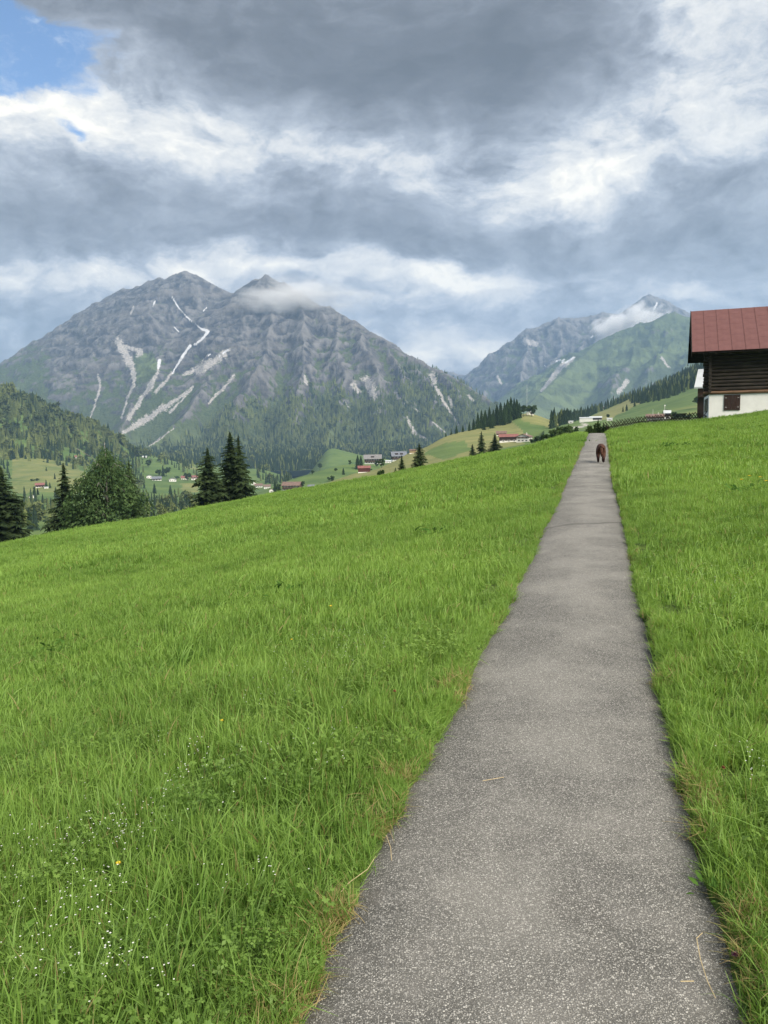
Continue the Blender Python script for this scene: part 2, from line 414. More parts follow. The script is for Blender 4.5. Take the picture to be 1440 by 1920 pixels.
def m_ground():
    m, g, o = new_mat('meadow_soil_and_thatch')
    p = geo_pos(g)
    n = g.noise(p, 0.35, 5, 0.6); n2 = g.noise(p, 14.0, 6, 0.7)
    c = g.mix(g.ss(n, 0.35, 0.65), (0.060, 0.105, 0.018), (0.095, 0.15, 0.026))
    c = g.mix(g.ss(n2, 0.45, 0.7), c, (0.035, 0.05, 0.014))
    principled(g, o, c, 0.95, g.bump(n2, 0.8, 0.03)); return m
def m_path():
    m, g, o = new_mat('worn_asphalt')
    p = geo_pos(g)
    cell = g.voro(p, 135.0, out='Color'); dist = g.voro(p, 135.0)
    sep = g.sep(cell)
    big = g.noise(p, 1.1, 5, 0.6); mid = g.noise(p, 6.0, 5, 0.65); fine = g.noise(p, 240.0, 2, 0.6)
    edge = g.attr('edge', 'Fac')
    worn = g.ss(g.add(big, g.mul(g.sub(0.55, edge), 0.22)), 0.38, 0.68)
    # chips of pale gravel in dark binder
    dist2 = g.voro(p, 245.0); sep2 = g.sep(g.voro(p, 245.0, out='Color'))
    chip = g.m('MAXIMUM', g.mul(g.ss(dist, 0.62, 0.22), g.ss(sep[0], g.lerp(worn, 0.52, 0.36), 0.98)), g.mul(g.ss(dist2, 0.7, 0.25), g.ss(sep2[0], 0.45, 0.9)))
    tint = g.mix(sep[1], (0.245, 0.238, 0.219), (0.52, 0.508, 0.468))
    base = g.mix(worn, (0.081, 0.080, 0.073), (0.164, 0.160, 0.145))
    base = g.mix(g.ss(fine, 0.35, 0.75), g.v('SCALE', base, scale=0.65), g.v('SCALE', base, scale=1.35))
    base = g.mix(g.mul(g.ss(mid, 0.45, 0.75), 0.35), base, (0.205, 0.195, 0.182))
    blot = g.noise(g.v('MULTIPLY', p, (1.0, 0.55, 1.0)), 2.3, 6, 0.7)
    base = g.mix(g.mul(g.ss(blot, 0.56, 0.72), 0.55), base, (0.062, 0.058, 0.052))
    base = g.mix(g.mul(g.ss(g.noise(p, 0.55, 4, 0.6), 0.55, 0.7), 0.4), base, (0.205, 0.197, 0.178))
    c = g.mix(chip, base, tint)
    # dirt and moss film along the edges, cracks across (attribute: r = along, g = edge closeness)
    c = g.mix(g.mul(g.ss(g.add(edge, g.mul(g.sub(mid, 0.5), 0.6)), 0.82, 1.05), 0.45), c, (0.075, 0.064, 0.048))
    crack = g.attr('crack', 'Fac')
    c = g.mix(g.mul(crack, 0.8), c, (0.045, 0.042, 0.038))
    h = g.add(g.mul(chip, 0.7), g.mul(fine, 0.5))
    principled(g, o, c, 0.85, g.bump(h, 0.55, 0.006), 0.35); return m
M['ground'] = m_ground(); M['path'] = m_path()

def build_meadow():
    rr = np.concatenate([np.linspace(0.3, 6, 46), np.geomspace(6.2, 130, 150)])
    aa = np.radians(np.linspace(-75, 75, 340))
    A, Rr = np.meshgrid(aa, rr)
    x = Rr * np.sin(A); y = Rr * np.cos(A)
    v = np.stack([x, y, ground(x, y)], -1).reshape(-1, 3)
    o = obj('meadow_ground', mesh_np('meadow_ground', v, grid_faces(len(rr), len(aa)), M['ground'], True)); o['kind'] = 'structure'
    # what lies behind the photographer
    xs = np.linspace(-60, 60, 60); ys = np.linspace(-40, 1.0, 30)
    Xg, Yg = np.meshgrid(xs, ys)
    v = np.stack([Xg, Yg, ground(Xg, Yg) - 0.06 - 0.12 * np.clip(Yg + 1.0, 0, 3)], -1).reshape(-1, 3)
    o = obj('meadow_ground', mesh_np('meadow_ground', v, grid_faces(30, 60), M['ground'], True)); o['kind'] = 'structure'
    ys = np.concatenate([np.linspace(-8, 8, 700), np.linspace(8.05, 66, 700)])
    t = np.linspace(0, 1, 21)
    el, er = edge_l(ys), edge_r(ys)
    X = el[:, None] + (er - el)[:, None] * t[None]
    cr = 0.02 * np.sin(np.pi * t)[None]
    Z = path_z(ys)[:, None] + cr + 0.006 * perlin(X * 1.7, ys[:, None] * 1.3)
    Z = Z - 0.05 * (np.abs(t[None] - .5) * 2) ** 12
    v = np.stack([X, np.repeat(ys[:, None], len(t), 1), Z], -1).reshape(-1, 3)
    edge = np.repeat((np.abs(t - .5) * 2)[None], len(ys), 0).ravel()
    crack = np.zeros_like(X)
    for yc, sl, am in ((pix_y(1100, 990), 0.35, 1.0), (pix_y(1110, 916), 0.05, 0.7)):
        dd = np.abs(ys[:, None] - yc - sl * (X - path_x(yc)) - 0.12 * perlin(X * 3, X * 0 + yc))
        crack = np.maximum(crack, am * np.clip(1 - dd / 0.09, 0, 1))
    o = obj('footpath', mesh_np('footpath', v, grid_faces(len(ys), len(t)), M['path'], True, {'edge': edge, 'crack': crack.ravel()})); o['kind'] = 'structure'
def pix_y(px, py): return float(pix_ground(px, py)[1])
build_meadow()

# ---- lofted hills: rows of (px, py, depth) curves, near to far ------------
SHEETS = {}
def loft(name, rows, px0, px1, nc, sub, mat, noise_amp=4.0, noise_len=120.0, attr_fn=None):
    px = np.linspace(px0, px1, nc); C = []
    for row in rows:
        a = np.array(sorted(row), float)
        yy = np.interp(px, a[:, 0], a[:, 1]); dd = np.interp(px, a[:, 0], a[:, 2])
        k = max(3, nc // 24) | 1
        C.append(P(px, _smooth(yy, k), _smooth(dd, k)))
    C = np.array(C); pts = []; n = len(C)
    for i in range(n - 1):                                   # monotone-ish cubic through the rows
        p0, p1, p2, p3 = C[max(i - 1, 0)], C[i], C[i + 1], C[min(i + 2, n - 1)]
        for t in np.linspace(0, 1, sub, endpoint=False):
            m1 = (p2 - p0) * 0.30; m2 = (p3 - p1) * 0.30
            h = (2*t**3-3*t**2+1)*p1 + (t**3-2*t**2+t)*m1 + (-2*t**3+3*t**2)*p2 + (t**3-t**2)*m2
            pts.append(h)
    pts.append(C[-1]); V = np.array(pts)
    dist = np.hypot(V[..., 0], V[..., 1])
    V[..., 2] += noise_amp * fbm(V[..., 0] / noise_len, V[..., 1] / noise_len, 4) * np.clip((dist - 120) / 300, 0, 1)
    nr = len(V); V = V.reshape(-1, 3); f = grid_faces(nr, nc)
    at = attr_fn(V) if attr_fn else None
    o = obj(name, mesh_np(name, V, f, mat, True, at)); o['kind'] = 'structure'
    SHEETS[name] = (V, f, BVHTree.FromPolygons(V.tolist(), f.tolist()))
    return o
def hit(px, py, sheet=None):
    """the terrain point seen at a pixel (nearest of the named sheets)"""
    best = None
    v = Vector(pdir(px, py)); l = v.length; v = v / l
    for k, s in SHEETS.items():
        if sheet and k not in sheet: continue
        h = s[2].ray_cast(Vector(CO), v)
        if h[0] is not None and (best is None or h[3] < best[1]): best = (np.array(h[0]), h[3])
    return None if best is None else best[0]
def drop(x, y, sheet):
    h = SHEETS[sheet][2].ray_cast(Vector((x, y, 3000)), Vector((0, 0, -1)))
    return None if h[0] is None else h[0].z
def inpoly(px, py, poly):
    poly = np.array(poly, float); r = np.zeros(px.shape, bool); j = len(poly) - 1
    for i in range(len(poly)):
        xi, yi = poly[i]; xj, yj = poly[j]
        c = ((yi > py) != (yj > py)) & (px < (xj - xi) * (py - yi) / (yj - yi + 1e-9) + xi)
        r ^= c; j = i
    return r
def seg_dist(px, py, line, warp=0):
    """distance in pixels from points to a polyline of (x, y, halfwidth); returns distance / halfwidth"""
    best = np.full(px.shape, 1e9); a = np.array(line, float)
    for i in range(len(a) - 1):
        d = a[i + 1, :2] - a[i, :2]; t = np.clip(((px - a[i, 0]) * d[0] + (py - a[i, 1]) * d[1]) / (d @ d + 1e-9), 0, 1)
        w = a[i, 2] + (a[i + 1, 2] - a[i, 2]) * t
        best = np.minimum(best, np.hypot(px - a[i, 0] - d[0] * t, py - a[i, 1] - d[1] * t) / w)
    return best

def m_pasture():
    """alpine pasture: attribute mown 0..1 = hay colour, lush green otherwise"""
    m, g, o = new_mat('pasture')
    p = geo_pos(g); mown = g.attr('mown', 'Fac'); lane = g.attr('lane', 'Fac')
    n = g.noise(p, 0.02, 6, 0.6); n2 = g.noise(p, 0.25, 5, 0.65)
    st = g.noise(g.v('MULTIPLY', p, (0.02, 0.09, 0.15)), 1.0, 4, 0.6)
    green = g.mix(g.ss(n, 0.3, 0.7), (0.060, 0.110, 0.026), (0.110, 0.165, 0.042))
    hay = g.mix(g.ss(st, 0.35, 0.65), (0.145, 0.165, 0.052), (0.22, 0.215, 0.078))
    f = g.ss(g.add(mown, g.mul(g.sub(n, 0.5), 0.7)), 0.3, 0.7)
    c = g.mix(f, green, hay)
    c = g.mix(g.mul(g.ss(n2, 0.4, 0.75), 0.4), c, g.v('SCALE', c, scale=0.55))
    c = g.mix(lane, c, (0.42, 0.40, 0.37))
    principled(g, o, c, 0.95); return m
M['pasture'] = m_pasture()

def mown_attr(polys, lanes=(), base=0.1):
    def fn(V):
        px, py, d = proj(V); a = np.full(len(V), base)
        wx = px + 6 * fbm(V[:, 0] / 40, V[:, 1] / 40, 3); wy = py + 3 * fbm(V[:, 0] / 40 + 9, V[:, 1] / 40, 3)
        for pl, val in polys: a[inpoly(wx, wy, pl)] = val
        l = np.zeros(len(V))
        for ln in lanes: l = np.maximum(l, np.clip(1.4 - seg_dist(px, py, ln), 0, 1))
        return {'mown': a, 'lane': np.clip(l, 0, 1)}
    return fn

# the hay slope in the middle with the knoll
ridge1 = [(380, 1010, 260), (440, 975, 280), (500, 945, 300), (560, 922, 380), (622, 903, 430), (664, 887, 470), (693, 884, 480), (722, 873, 520), (747, 861, 560),
          (768, 849, 600), (795, 840, 620), (833, 820, 660), (860, 811, 690), (920, 797, 740), (955, 788, 770), (975, 777, 790), (987, 775, 800),
          (1000, 777, 800), (1017, 783, 800), (1039, 790, 790), (1060, 797, 740), (1110, 812, 640), (1180, 830, 560)]
loft('hay_slope', [
    [(380, 1075, 100), (600, 1010, 100), (900, 930, 100), (1180, 890, 100)],
    [(380, 1040, 170), (500, 985, 180), (600, 950, 190), (750, 910, 210), (900, 872, 260), (1000, 850, 300), (1110, 836, 300), (1180, 850, 300)],
    [(380, 1022, 220), (500, 958, 245), (600, 920, 300), (700, 893, 370), (780, 868, 440), (850, 845, 480), (920, 830, 530), (1000, 818, 560), (1060, 813, 560), (1110, 822, 500), (1180, 840, 450)],
    ridge1,
    [(x, y + 10, d + 70) for x, y, d in ridge1], [(x, y + 60, d + 260) for x, y, d in ridge1]],
    380, 1180, 200, 14, M['pasture'], 2.0, 70,
    mown_attr([([(500, 990), (560, 915), (640, 890), (760, 850), (840, 814), (955, 786), (985, 812), (985, 832), (900, 850), (760, 905), (620, 950)], 0.8),
               ([(955, 770), (1010, 770), (1060, 798), (1045, 806), (1000, 796), (975, 786)], 0.7),
               ([(838, 830), (870, 826), (884, 845), (830, 862), (790, 850)], 0.15)], base=0.12))
# the green hill left of the hotels
ridge2 = [(400, 960, 800), (480, 925, 820), (560, 895, 860), (591, 886, 900), (622, 877, 950), (643, 873, 980), (664, 871, 1000), (720, 868, 1060), (770, 862, 1090), (830, 868, 1080), (880, 900, 1000)]
loft('green_hill', [
    [(x, y + 110, 420) for x, y, d in ridge2], [(x, y + 45, d * 0.72) for x, y, d in ridge2], [(x, y + 16, d * 0.88) for x, y, d in ridge2], ridge2,
    [(x, y + 6, d + 90) for x, y, d in ridge2], [(x, y + 60, d + 320) for x, y, d in ridge2]],
    400, 880, 110, 12, M['pasture'], 2.0, 90, mown_attr([], base=0.08))
# the valley floor with its pastures
loft('valley_floor', [
    [(-260, 1400, 90), (0, 1330, 90), (400, 1230, 90), (800, 1130, 90)],
    [(-260, 1120, 300), (0, 1075, 300), (200, 1060, 300), (400, 1035, 300), (800, 960, 300)],
    [(-260, 985, 760), (0, 968, 760), (200, 968, 780), (400, 956, 800), (560, 940, 800), (800, 915, 800)],
    [(-260, 930, 1080), (0, 930, 1050), (100, 932, 1050), (200, 944, 1080), (300, 938, 1120), (400, 930, 1150), (500, 922, 1150), (600, 905, 1150), (800, 890, 1150)],
    [(-260, 888, 1350), (0, 888, 1320), (100, 888, 1320), (180, 895, 1350), (300, 905, 1420), (400, 903, 1450), (500, 905, 1450), (600, 893, 1450), (800, 880, 1450)],
    [(-260, 862, 1560), (0, 856, 1540), (60, 855, 1540), (130, 868, 1560), (200, 878, 1600), (270, 862, 1780), (320, 868, 1800), (370, 878, 1800), (430, 884, 1800), (480, 878, 1780), (530, 892, 1750), (570, 905, 1700), (610, 868, 1750), (680, 868, 1750), (800, 880, 1750)],
    [(-260, 850, 1750), (0, 846, 1760), (130, 856, 1800), (200, 862, 1850), (270, 852, 2000), (330, 868, 2050), (430, 880, 2050), (520, 896, 2000), (570, 903, 1950), (615, 838, 2050), (680, 852, 2050), (800, 880, 2000)],
    [(-260, 920, 2300), (0, 920, 2300), (270, 900, 2500), (430, 900, 2500), (600, 890, 2500), (800, 900, 2500)]],
    -260, 800, 240, 12, M['pasture'], 7.0, 170,
    mown_attr([([(20, 860), (45, 853), (140, 868), (165, 890), (150, 925), (20, 925)], 0.55), ([(340, 905), (372, 905), (372, 925), (340, 922)], 0.6),
               ([(335, 866), (360, 866), (380, 885), (340, 878)], 0.5)], base=0.1))
# the wooded hill at the far left
ridge3 = [(-320, 610, 2100), (-150, 668, 2050), (-60, 705, 2000), (0, 733, 1980), (60, 756, 1960), (120, 782, 1940), (180, 808, 1920), (220, 830, 1900), (250, 848, 1900), (290, 872, 1900), (330, 900, 1900)]
loft('wooded_hill', [
    [(-320, 905, 1420), (0, 895, 1420), (150, 905, 1450), (330, 950, 1500)],
    [(-320, 860, 1530), (0, 858, 1530), (80, 862, 1540), (180, 882, 1600), (330, 925, 1650)],
    [(-320, 800, 1660), (-100, 815, 1660), (0, 828, 1650), (80, 842, 1660), (150, 850, 1690), (210, 862, 1740), (260, 876, 1780), (330, 915, 1780)],
    [(-320, 715, 1850), (-100, 755, 1830), (0, 775, 1810), (80, 800, 1800), (150, 825, 1800), (210, 848, 1810), (260, 866, 1830), (330, 908, 1830)],
    ridge3, [(x, y + 20, d + 150) for x, y, d in ridge3], [(x, y + 110, d + 500) for x, y, d in ridge3]],
    -320, 330, 150, 14, M['pasture'], 14.0, 130,
    mown_attr([([(20, 835), (60, 843), (160, 858), (190, 872), (120, 872), (30, 848)], 0.35)], base=0.1))
# the right-hand hillside
ridge5 = [(1020, 806, 900), (1040, 796, 1100), (1070, 788, 1250), (1100, 780, 1350), (1150, 762, 1450), (1200, 741, 1500), (1250, 718, 1550), (1310, 690, 1600), (1440, 625, 1650), (1650, 520, 1700)]
loft('right_hillside', [
    [(1020, 850, 75), (1110, 840, 75), (1250, 838, 75), (1440, 830, 80), (1650, 820, 80)],
    [(1020, 826, 200), (1110, 812, 200), (1200, 806, 200), (1320, 800, 200), (1440, 792, 200), (1650, 780, 200)],
    [(1020, 808, 560), (1080, 799, 560), (1130, 796, 560), (1200, 791, 560), (1320, 783, 560), (1440, 770, 560), (1650, 740, 560)],
    [(1020, 801, 800), (1060, 793, 850), (1110, 789, 900), (1150, 785, 900), (1200, 772, 900), (1250, 757, 900), (1320, 735, 920), (1440, 705, 920), (1650, 630, 950)],
    [(1020, 802, 880), (1060, 790, 1050), (1110, 784, 1120), (1150, 768, 1180), (1200, 750, 1220), (1250, 735, 1230), (1320, 712, 1260), (1440, 665, 1300), (1650, 580, 1300)],
    ridge5, [(x, y + 20, d + 160) for x, y, d in ridge5], [(x, y + 90, d + 600) for x, y, d in ridge5]],
    1020, 1650, 150, 14, M['pasture'], 4.0, 130,
    mown_attr([([(1090, 790), (1130, 770), (1170, 752), (1225, 728), (1232, 740), (1180, 768), (1140, 788)], 0.75),
               ([(1240, 775), (1320, 752), (1320, 790), (1240, 790)], 0.4)],
              [[(1042, 806, 1.6), (1070, 802, 1.6), (1092, 799.5, 1.6), (1101, 796.5, 1.5), (1090, 794, 1.2)]], base=0.12))

# ---- mountains: height = highest of the ridge lines minus their flanks ----
def m_mountain():
    m, g, o = new_mat('mountain_rock')
    p = geo_pos(g); msk = g.sep(g.attr('mask')); green, scree, snow = msk[0], msk[1], msk[2]
    n = g.noise(p, 0.0045, 8, 0.62); n2 = g.noise(g.v('MULTIPLY', p, (1, 1, 0.45)), 0.022, 8, 0.66); n3 = g.noise(p, 0.09, 5, 0.65)
    dn = g.attr('down', 'Vector'); stk = g.noise(g.v('ADD', dn, g.v('SCALE', g.noise(p, 0.01, 3, 0.6, color=True), scale=0.5)), 3.2, 9, 0.68)
    strata = g.noise(g.v('ADD', g.v('MULTIPLY', p, (0.0015, 0.0015, 0.02)), g.v('SCALE', g.noise(p, 0.004, 3, 0.5, color=True), scale=0.5)), 1.0, 6, 0.6)
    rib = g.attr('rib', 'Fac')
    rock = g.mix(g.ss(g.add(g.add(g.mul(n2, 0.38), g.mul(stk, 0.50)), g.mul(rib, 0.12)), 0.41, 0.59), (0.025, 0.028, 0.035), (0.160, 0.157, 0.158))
    rock = g.mix(g.mul(g.ss(strata, 0.45, 0.65), 0.5), rock, (0.125, 0.118, 0.112))
    rock = g.mix(g.mul(g.ss(n, 0.5, 0.7), 0.4), rock, (0.135, 0.130, 0.125))
    veg = g.mix(g.ss(n3, 0.3, 0.7), (0.028, 0.045, 0.019), (0.075, 0.100, 0.038))
    veg = g.mix(g.mul(g.ss(green, 0.6, 0.95), g.ss(g.noise(p, 0.006, 4, 0.6), 0.38, 0.6)), veg, (0.108, 0.145, 0.055))
    slope = g.sep(g.n.new('ShaderNodeNewGeometry').outputs['Normal'])[2]
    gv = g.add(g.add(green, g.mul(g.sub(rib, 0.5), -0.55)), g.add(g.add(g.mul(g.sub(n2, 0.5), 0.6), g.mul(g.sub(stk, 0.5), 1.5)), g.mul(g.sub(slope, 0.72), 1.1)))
    c = g.mix(g.ss(gv, 0.42, 0.62), rock, veg)
    sc = g.mix(g.ss(n3, 0.3, 0.7), (0.22, 0.21, 0.20), (0.40, 0.385, 0.37))
    c = g.mix(g.ss(g.add(scree, g.add(g.mul(g.sub(n3, 0.5), 1.1), g.mul(g.sub(stk, 0.5), 1.8))), 0.40, 0.72), c, sc)
    c = g.mix(g.ss(g.add(snow, g.mul(g.sub(stk, 0.5), 1.3)), 0.45, 0.62), c, (0.52, 0.535, 0.56))
    principled(g, o, c, 0.95, g.bump(g.add(g.add(g.mul(n2, 0.6), g.mul(stk, 0.7)), g.mul(n3, 0.3)), 0.9, 20.0)); return m
M['mountain'] = m_mountain()
def mountain(name, ridges, azpx, rng, nc, nr, base, attr_fn, amp=55.0, seed=0.0, power=1.35, shear=((0, 1), (0, 0))):
    def blur(a, k):
        for ax in (0, 1):
            p_ = [(0, 0), (0, 0)]; p_[ax] = (k, k); c = np.cumsum(np.pad(a, p_, mode='edge'), ax); c = np.moveaxis(c, ax, 0); c = (c[2 * k:] - c[:-2 * k]) / (2 * k); a = np.moveaxis(c, 0, ax)
        return a
    px = np.linspace(azpx[0], azpx[1], nc); az = np.arctan2(*pdir(px, np.full(nc, 800.0))[:, :2].T)
    t = np.linspace(0, 1, nr); r = rng[0] + (rng[1] - rng[0]) * t ** power
    A, Rr = np.meshgrid(az, r); x = Rr * np.sin(A); y = Rr * np.cos(A)
    wx = x + 70 * fbm(x / 500 + seed, y / 500, 4) ; wy = y + 70 * fbm(x / 500 - seed, y / 500 + 5, 4)
    z = np.full(x.shape, -1e9); acc = np.zeros(x.shape); md = np.full(x.shape, 1e9); vals = []
    for line, k, main in ridges:
        q = np.array([P(a, b, c) for a, b, c in line])
        for i in range(len(q) - 1):
            a, b = q[i], q[i + 1]; d = b[:2] - a[:2]
            ux, uy = (x, y) if main else (wx, wy)
            tt = np.clip(((ux - a[0]) * d[0] + (uy - a[1]) * d[1]) / (d @ d), 0, 1)
            ds = np.hypot(ux - a[0] - d[0] * tt, uy - a[1] - d[1] * tt); h = a[2] + (b[2] - a[2]) * tt
            if main: md = np.minimum(md, ds)
            vals.append((h - k * ds * (1 - 0.12 * np.tanh(ds / 900))).astype(np.float32))
    vals = np.array(vals); mx = vals.max(0); T = 14.0
    z = mx + T * np.log(np.exp((vals - mx) / T).sum(0)) - T * 0.5
    bz = base(Rr)
    near = np.clip(md / 160, 0.12, 1)
    el = np.clip((z - bz) / 250, 0, 1)
    cx, cy = x / 330 + seed, y / 330 - seed
    q1 = fbm(cx, cy, 6, 0.55, True); q2 = fbm((x + 40 * q1) / 130, (y - 30 * q1) / 130 + seed, 5, 0.58, True)
    pxg = np.repeat(px[None], nr, 0); sh = np.interp(pxg, shear[0], shear[1])
    u = A * Rr.mean() + sh * (Rr - Rr.mean()) + 90 * fbm(x / 420 + seed, y / 420, 3)
    q3 = fbm(u / 380, Rr / 1800 + seed, 2, 0.45, True); q4 = fbm(u / 85 + 3.1, Rr / 420 + seed, 4, 0.55, True)
    z = z + el * near * amp * (0.62 * q1 - 0.2 + 0.40 * (q3 - 0.2)) + el * (0.7 + 0.3 * near) * amp * (0.20 * (q2 - 0.15) + 0.11 * (q4 - 0.15))
    ph = (z + 0.22 * u + 70 * fbm(x / 300, y / 300 + seed, 3)) / 95.0
    z = z + el * np.clip((z - 120) / 250, 0, 1) * (0.35 + 0.65 * near) * 7.5 * np.sin(2 * np.pi * ph) * (0.6 + 0.6 * fbm(x / 220 + 9, y / 220, 2))
    z = np.maximum(z, bz + 10 * fbm(x / 200, y / 200, 3))
    V = np.stack([x, y, z], -1).reshape(-1, 3); f = grid_faces(nr, nc)
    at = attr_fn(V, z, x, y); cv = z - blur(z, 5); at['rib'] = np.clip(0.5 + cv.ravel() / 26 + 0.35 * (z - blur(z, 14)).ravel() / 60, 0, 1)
    at['down'] = np.stack([u / 120, Rr / 620, u * 0], -1).reshape(-1, 3)
    o = obj(name, mesh_np(name, V, f, M['mountain'], True, at)); o['kind'] = 'structure'
    SHEETS[name] = (V, f, BVHTree.FromPolygons(V.tolist(), f.tolist()))
    return o
A_ridge = [(-330, 700, 6400), (-150, 690, 6300), (0, 669, 6100), (35, 660, 6050), (52, 650, 6000), (83, 643, 5950), (104, 622, 5900), (139, 598, 5850), (167, 579, 5800),
           (201, 558, 5700), (229, 544, 5650), (257, 539, 5600), (278, 529, 5550), (299, 522, 5500), (316, 527, 5480), (330, 515, 5450), (347, 509, 5400), (368, 518, 5400),
           (399, 535, 5350), (441, 553, 5250), (460, 545, 5150)]
B_ridge = [(441, 556, 5250), (447, 551, 5150), (478, 527, 5000), (501, 519, 4950), (532, 532, 4900), (560, 549, 4800), (585, 566, 4720), (606, 577, 4650), (618, 577, 4620), (633, 587, 4550), (665, 604, 4450),
           (696, 624, 4350), (723, 643, 4250), (750, 667, 4150), (773, 672, 4080), (828, 698, 3900), (867, 721, 3750), (906, 744, 3600), (935, 765, 3500), (970, 800, 3350)]
ridges_left = [
    (A_ridge, 0.80, True), (B_ridge, 0.78, True),
    ([(167, 579, 5800), (150, 640, 5300), (110, 720, 4700), (60, 800, 4000)], 0.85, False),
    ([(104, 622, 5900), (40, 690, 5300), (-30, 760, 4700)], 0.75, False),
    ([(229, 544, 5650), (215, 610, 5250), (205, 690, 4700), (170, 770, 4100), (150, 830, 3500)], 0.90, False),
    ([(299, 522, 5500), (290, 590, 5100), (282, 650, 4750), (262, 730, 4200), (225, 800, 3600)], 0.95, False),
    ([(347, 509, 5400), (340, 570, 5100), (330, 640, 4750), (310, 690, 4400)], 1.0, False),
    ([(399, 535, 5350), (402, 590, 5100), (395, 640, 4900)], 1.0, False),
    ([(478, 527, 5000), (450, 600, 4650), (425, 680, 4250), (380, 745, 3850), (320, 800, 3450), (270, 840, 3100)], 0.85, False),
    ([(501, 519, 4950), (508, 590, 4550), (500, 660, 4150), (470, 730, 3700), (430, 800, 3200), (400, 855, 2750)], 0.85, False),
    ([(560, 549, 4800), (570, 620, 4350), (575, 690, 3950), (560, 760, 3500), (530, 830, 3000)], 0.85, False),
    ([(606, 577, 4650), (635, 650, 4200), (640, 720, 3800), (630, 790, 3300), (600, 850, 2850)], 0.85, False),
    ([(665, 604, 4450), (690, 680, 4000), (705, 750, 3600), (710, 820, 3100)], 0.88, False),
    ([(723, 643, 4250), (750, 710, 3850), (758, 775, 3400)], 0.9, False),
    ([(773, 672, 4080), (805, 735, 3700), (815, 790, 3300)], 0.9, False),
    ([(828, 698, 3900), (862, 755, 3550), (880, 800, 3250)], 0.9, False)]
SNOW = [[(322, 556, 1.6), (335, 577, 2.0), (350, 594, 2.0), (359, 602, 1.3)], [(367, 608, 1.5), (378, 617, 3), (391, 621, 3.5), (381, 634, 3.6), (364, 648, 2.6)],
        [(357, 648, 4), (345, 664, 4), (335, 680, 2.8), (323, 700, 2.0)], [(299, 676, 4.5), (297, 690, 4.0)], [(388, 667, 1.5), (394, 664, 2.5)], [(410, 668, 1.5), (428, 656, 2.0)],
        [(327, 613, 1.2), (335, 622, 1.2)], [(381, 584, 1.5), (387, 577, 2)], [(286, 574, 1.4), (291, 564, 2.2)]]
SCREE = [[(322, 700, 3), (305, 722, 3.5), (292, 735, 2.5)], [(222, 642, 9), (240, 672, 9), (250, 700, 5), (250, 722, 3), (238, 748, 2.2), (228, 785, 2.2)],
         [(235, 650, 4), (262, 660, 7), (258, 668, 5)], [(297, 695, 3), (283, 722, 5), (265, 745, 4), (255, 765, 5), (240, 785, 4)],
         [(430, 655, 3), (405, 675, 9), (375, 692, 10), (345, 702, 5)], [(362, 726, 2.5), (345, 740, 4.5), (310, 763, 6.5), (275, 785, 6.5), (245, 803, 5.5), (228, 813, 3.0)],
         [(345, 748, 2), (318, 772, 3)], [(440, 703, 3), (425, 722, 3.5), (405, 742, 3), (391, 756, 2.0)], [(326, 804, 1.6), (300, 822, 1.8), (280, 836, 1.6)],
         [(183, 700, 2.5), (188, 725, 3.0), (178, 760, 2.5), (170, 780, 2)], [(250, 575, 2.5), (245, 590, 2)],
         [(764, 780, 2), (768, 795, 4), (774, 808, 4), (790, 820, 3), (806, 830, 3.5)], [(777, 766, 1.4), (805, 788, 1.6), (834, 810, 1.6)],
         [(818, 725, 5), (828, 745, 3), (842, 770, 2.5), (858, 795, 2.5)], [(660, 720, 7), (672, 735, 5)], [(686, 712, 10), (696, 730, 10), (702, 748, 6)], [(810, 705, 9), (815, 715, 6)],
         [(740, 738, 5), (752, 752, 3)], [(840, 745, 3), (850, 765, 3)], [(880, 740, 4), (888, 755, 3)], [(570, 705, 3), (575, 720, 4)], [(645, 750, 2), (655, 765, 2)]]
def left_attr(V, z, x, y):
    px, py, d = proj(V); zz = V[:, 2]
    wn = fbm(V[:, 0] / 90, V[:, 1] / 90, 4)
    wn2 = fbm(V[:, 0] / 28, V[:, 1] / 28, 3); wx = px + 3.0 * wn + 2.2 * wn2; wy = py + 3.0 * fbm(V[:, 0] / 90 + 7, V[:, 1] / 90, 4) + 2.2 * fbm(V[:, 0] / 28 + 7, V[:, 1] / 28, 3)
    gr = np.interp(zz, [-100, 120, 330, 550, 800], [0.88, 0.52, 0.26, 0.10, -0.05]) + 0.25 * fbm(V[:, 0] / 400, V[:, 1] / 400, 3)
    gr = gr + 0.35 * np.clip((110 - px) / 60, 0, 1)
    gr[inpoly(wx, wy, [(250, 665), (285, 660), (300, 690), (280, 715), (255, 720)])] = 1.0
    gr[inpoly(wx, wy, [(90, 640), (170, 580), (330, 520), (560, 560), (560, 640), (480, 690), (300, 650), (100, 730)])] -= 0.12
    sc = np.zeros(len(V)); sn = np.zeros(len(V))
    for l in SCREE: sc = np.maximum(sc, np.clip(0.98 - 0.55 * seg_dist(wx, wy, l), 0, 1))
    for l in SNOW: sn = np.maximum(sn, np.clip(1.15 - 0.95 * seg_dist(px + 2.0 * wn2, py + 1.5 * wn2, l), 0, 1))
    return {'mask': np.stack([np.clip(gr, 0, 1), sc, sn], 1)}
mountain('mountain_massif', ridges_left, (-330, 975), (2150, 6600), 900, 460, lambda r: np.interp(r, [2000, 3000, 6000], [-118, -85, 60]), left_attr, 78, 1.7, 1.1, ((0, 230, 480, 560, 700, 950), (0.10, 0.22, 0.16, 0.0, -0.12, -0.25)))
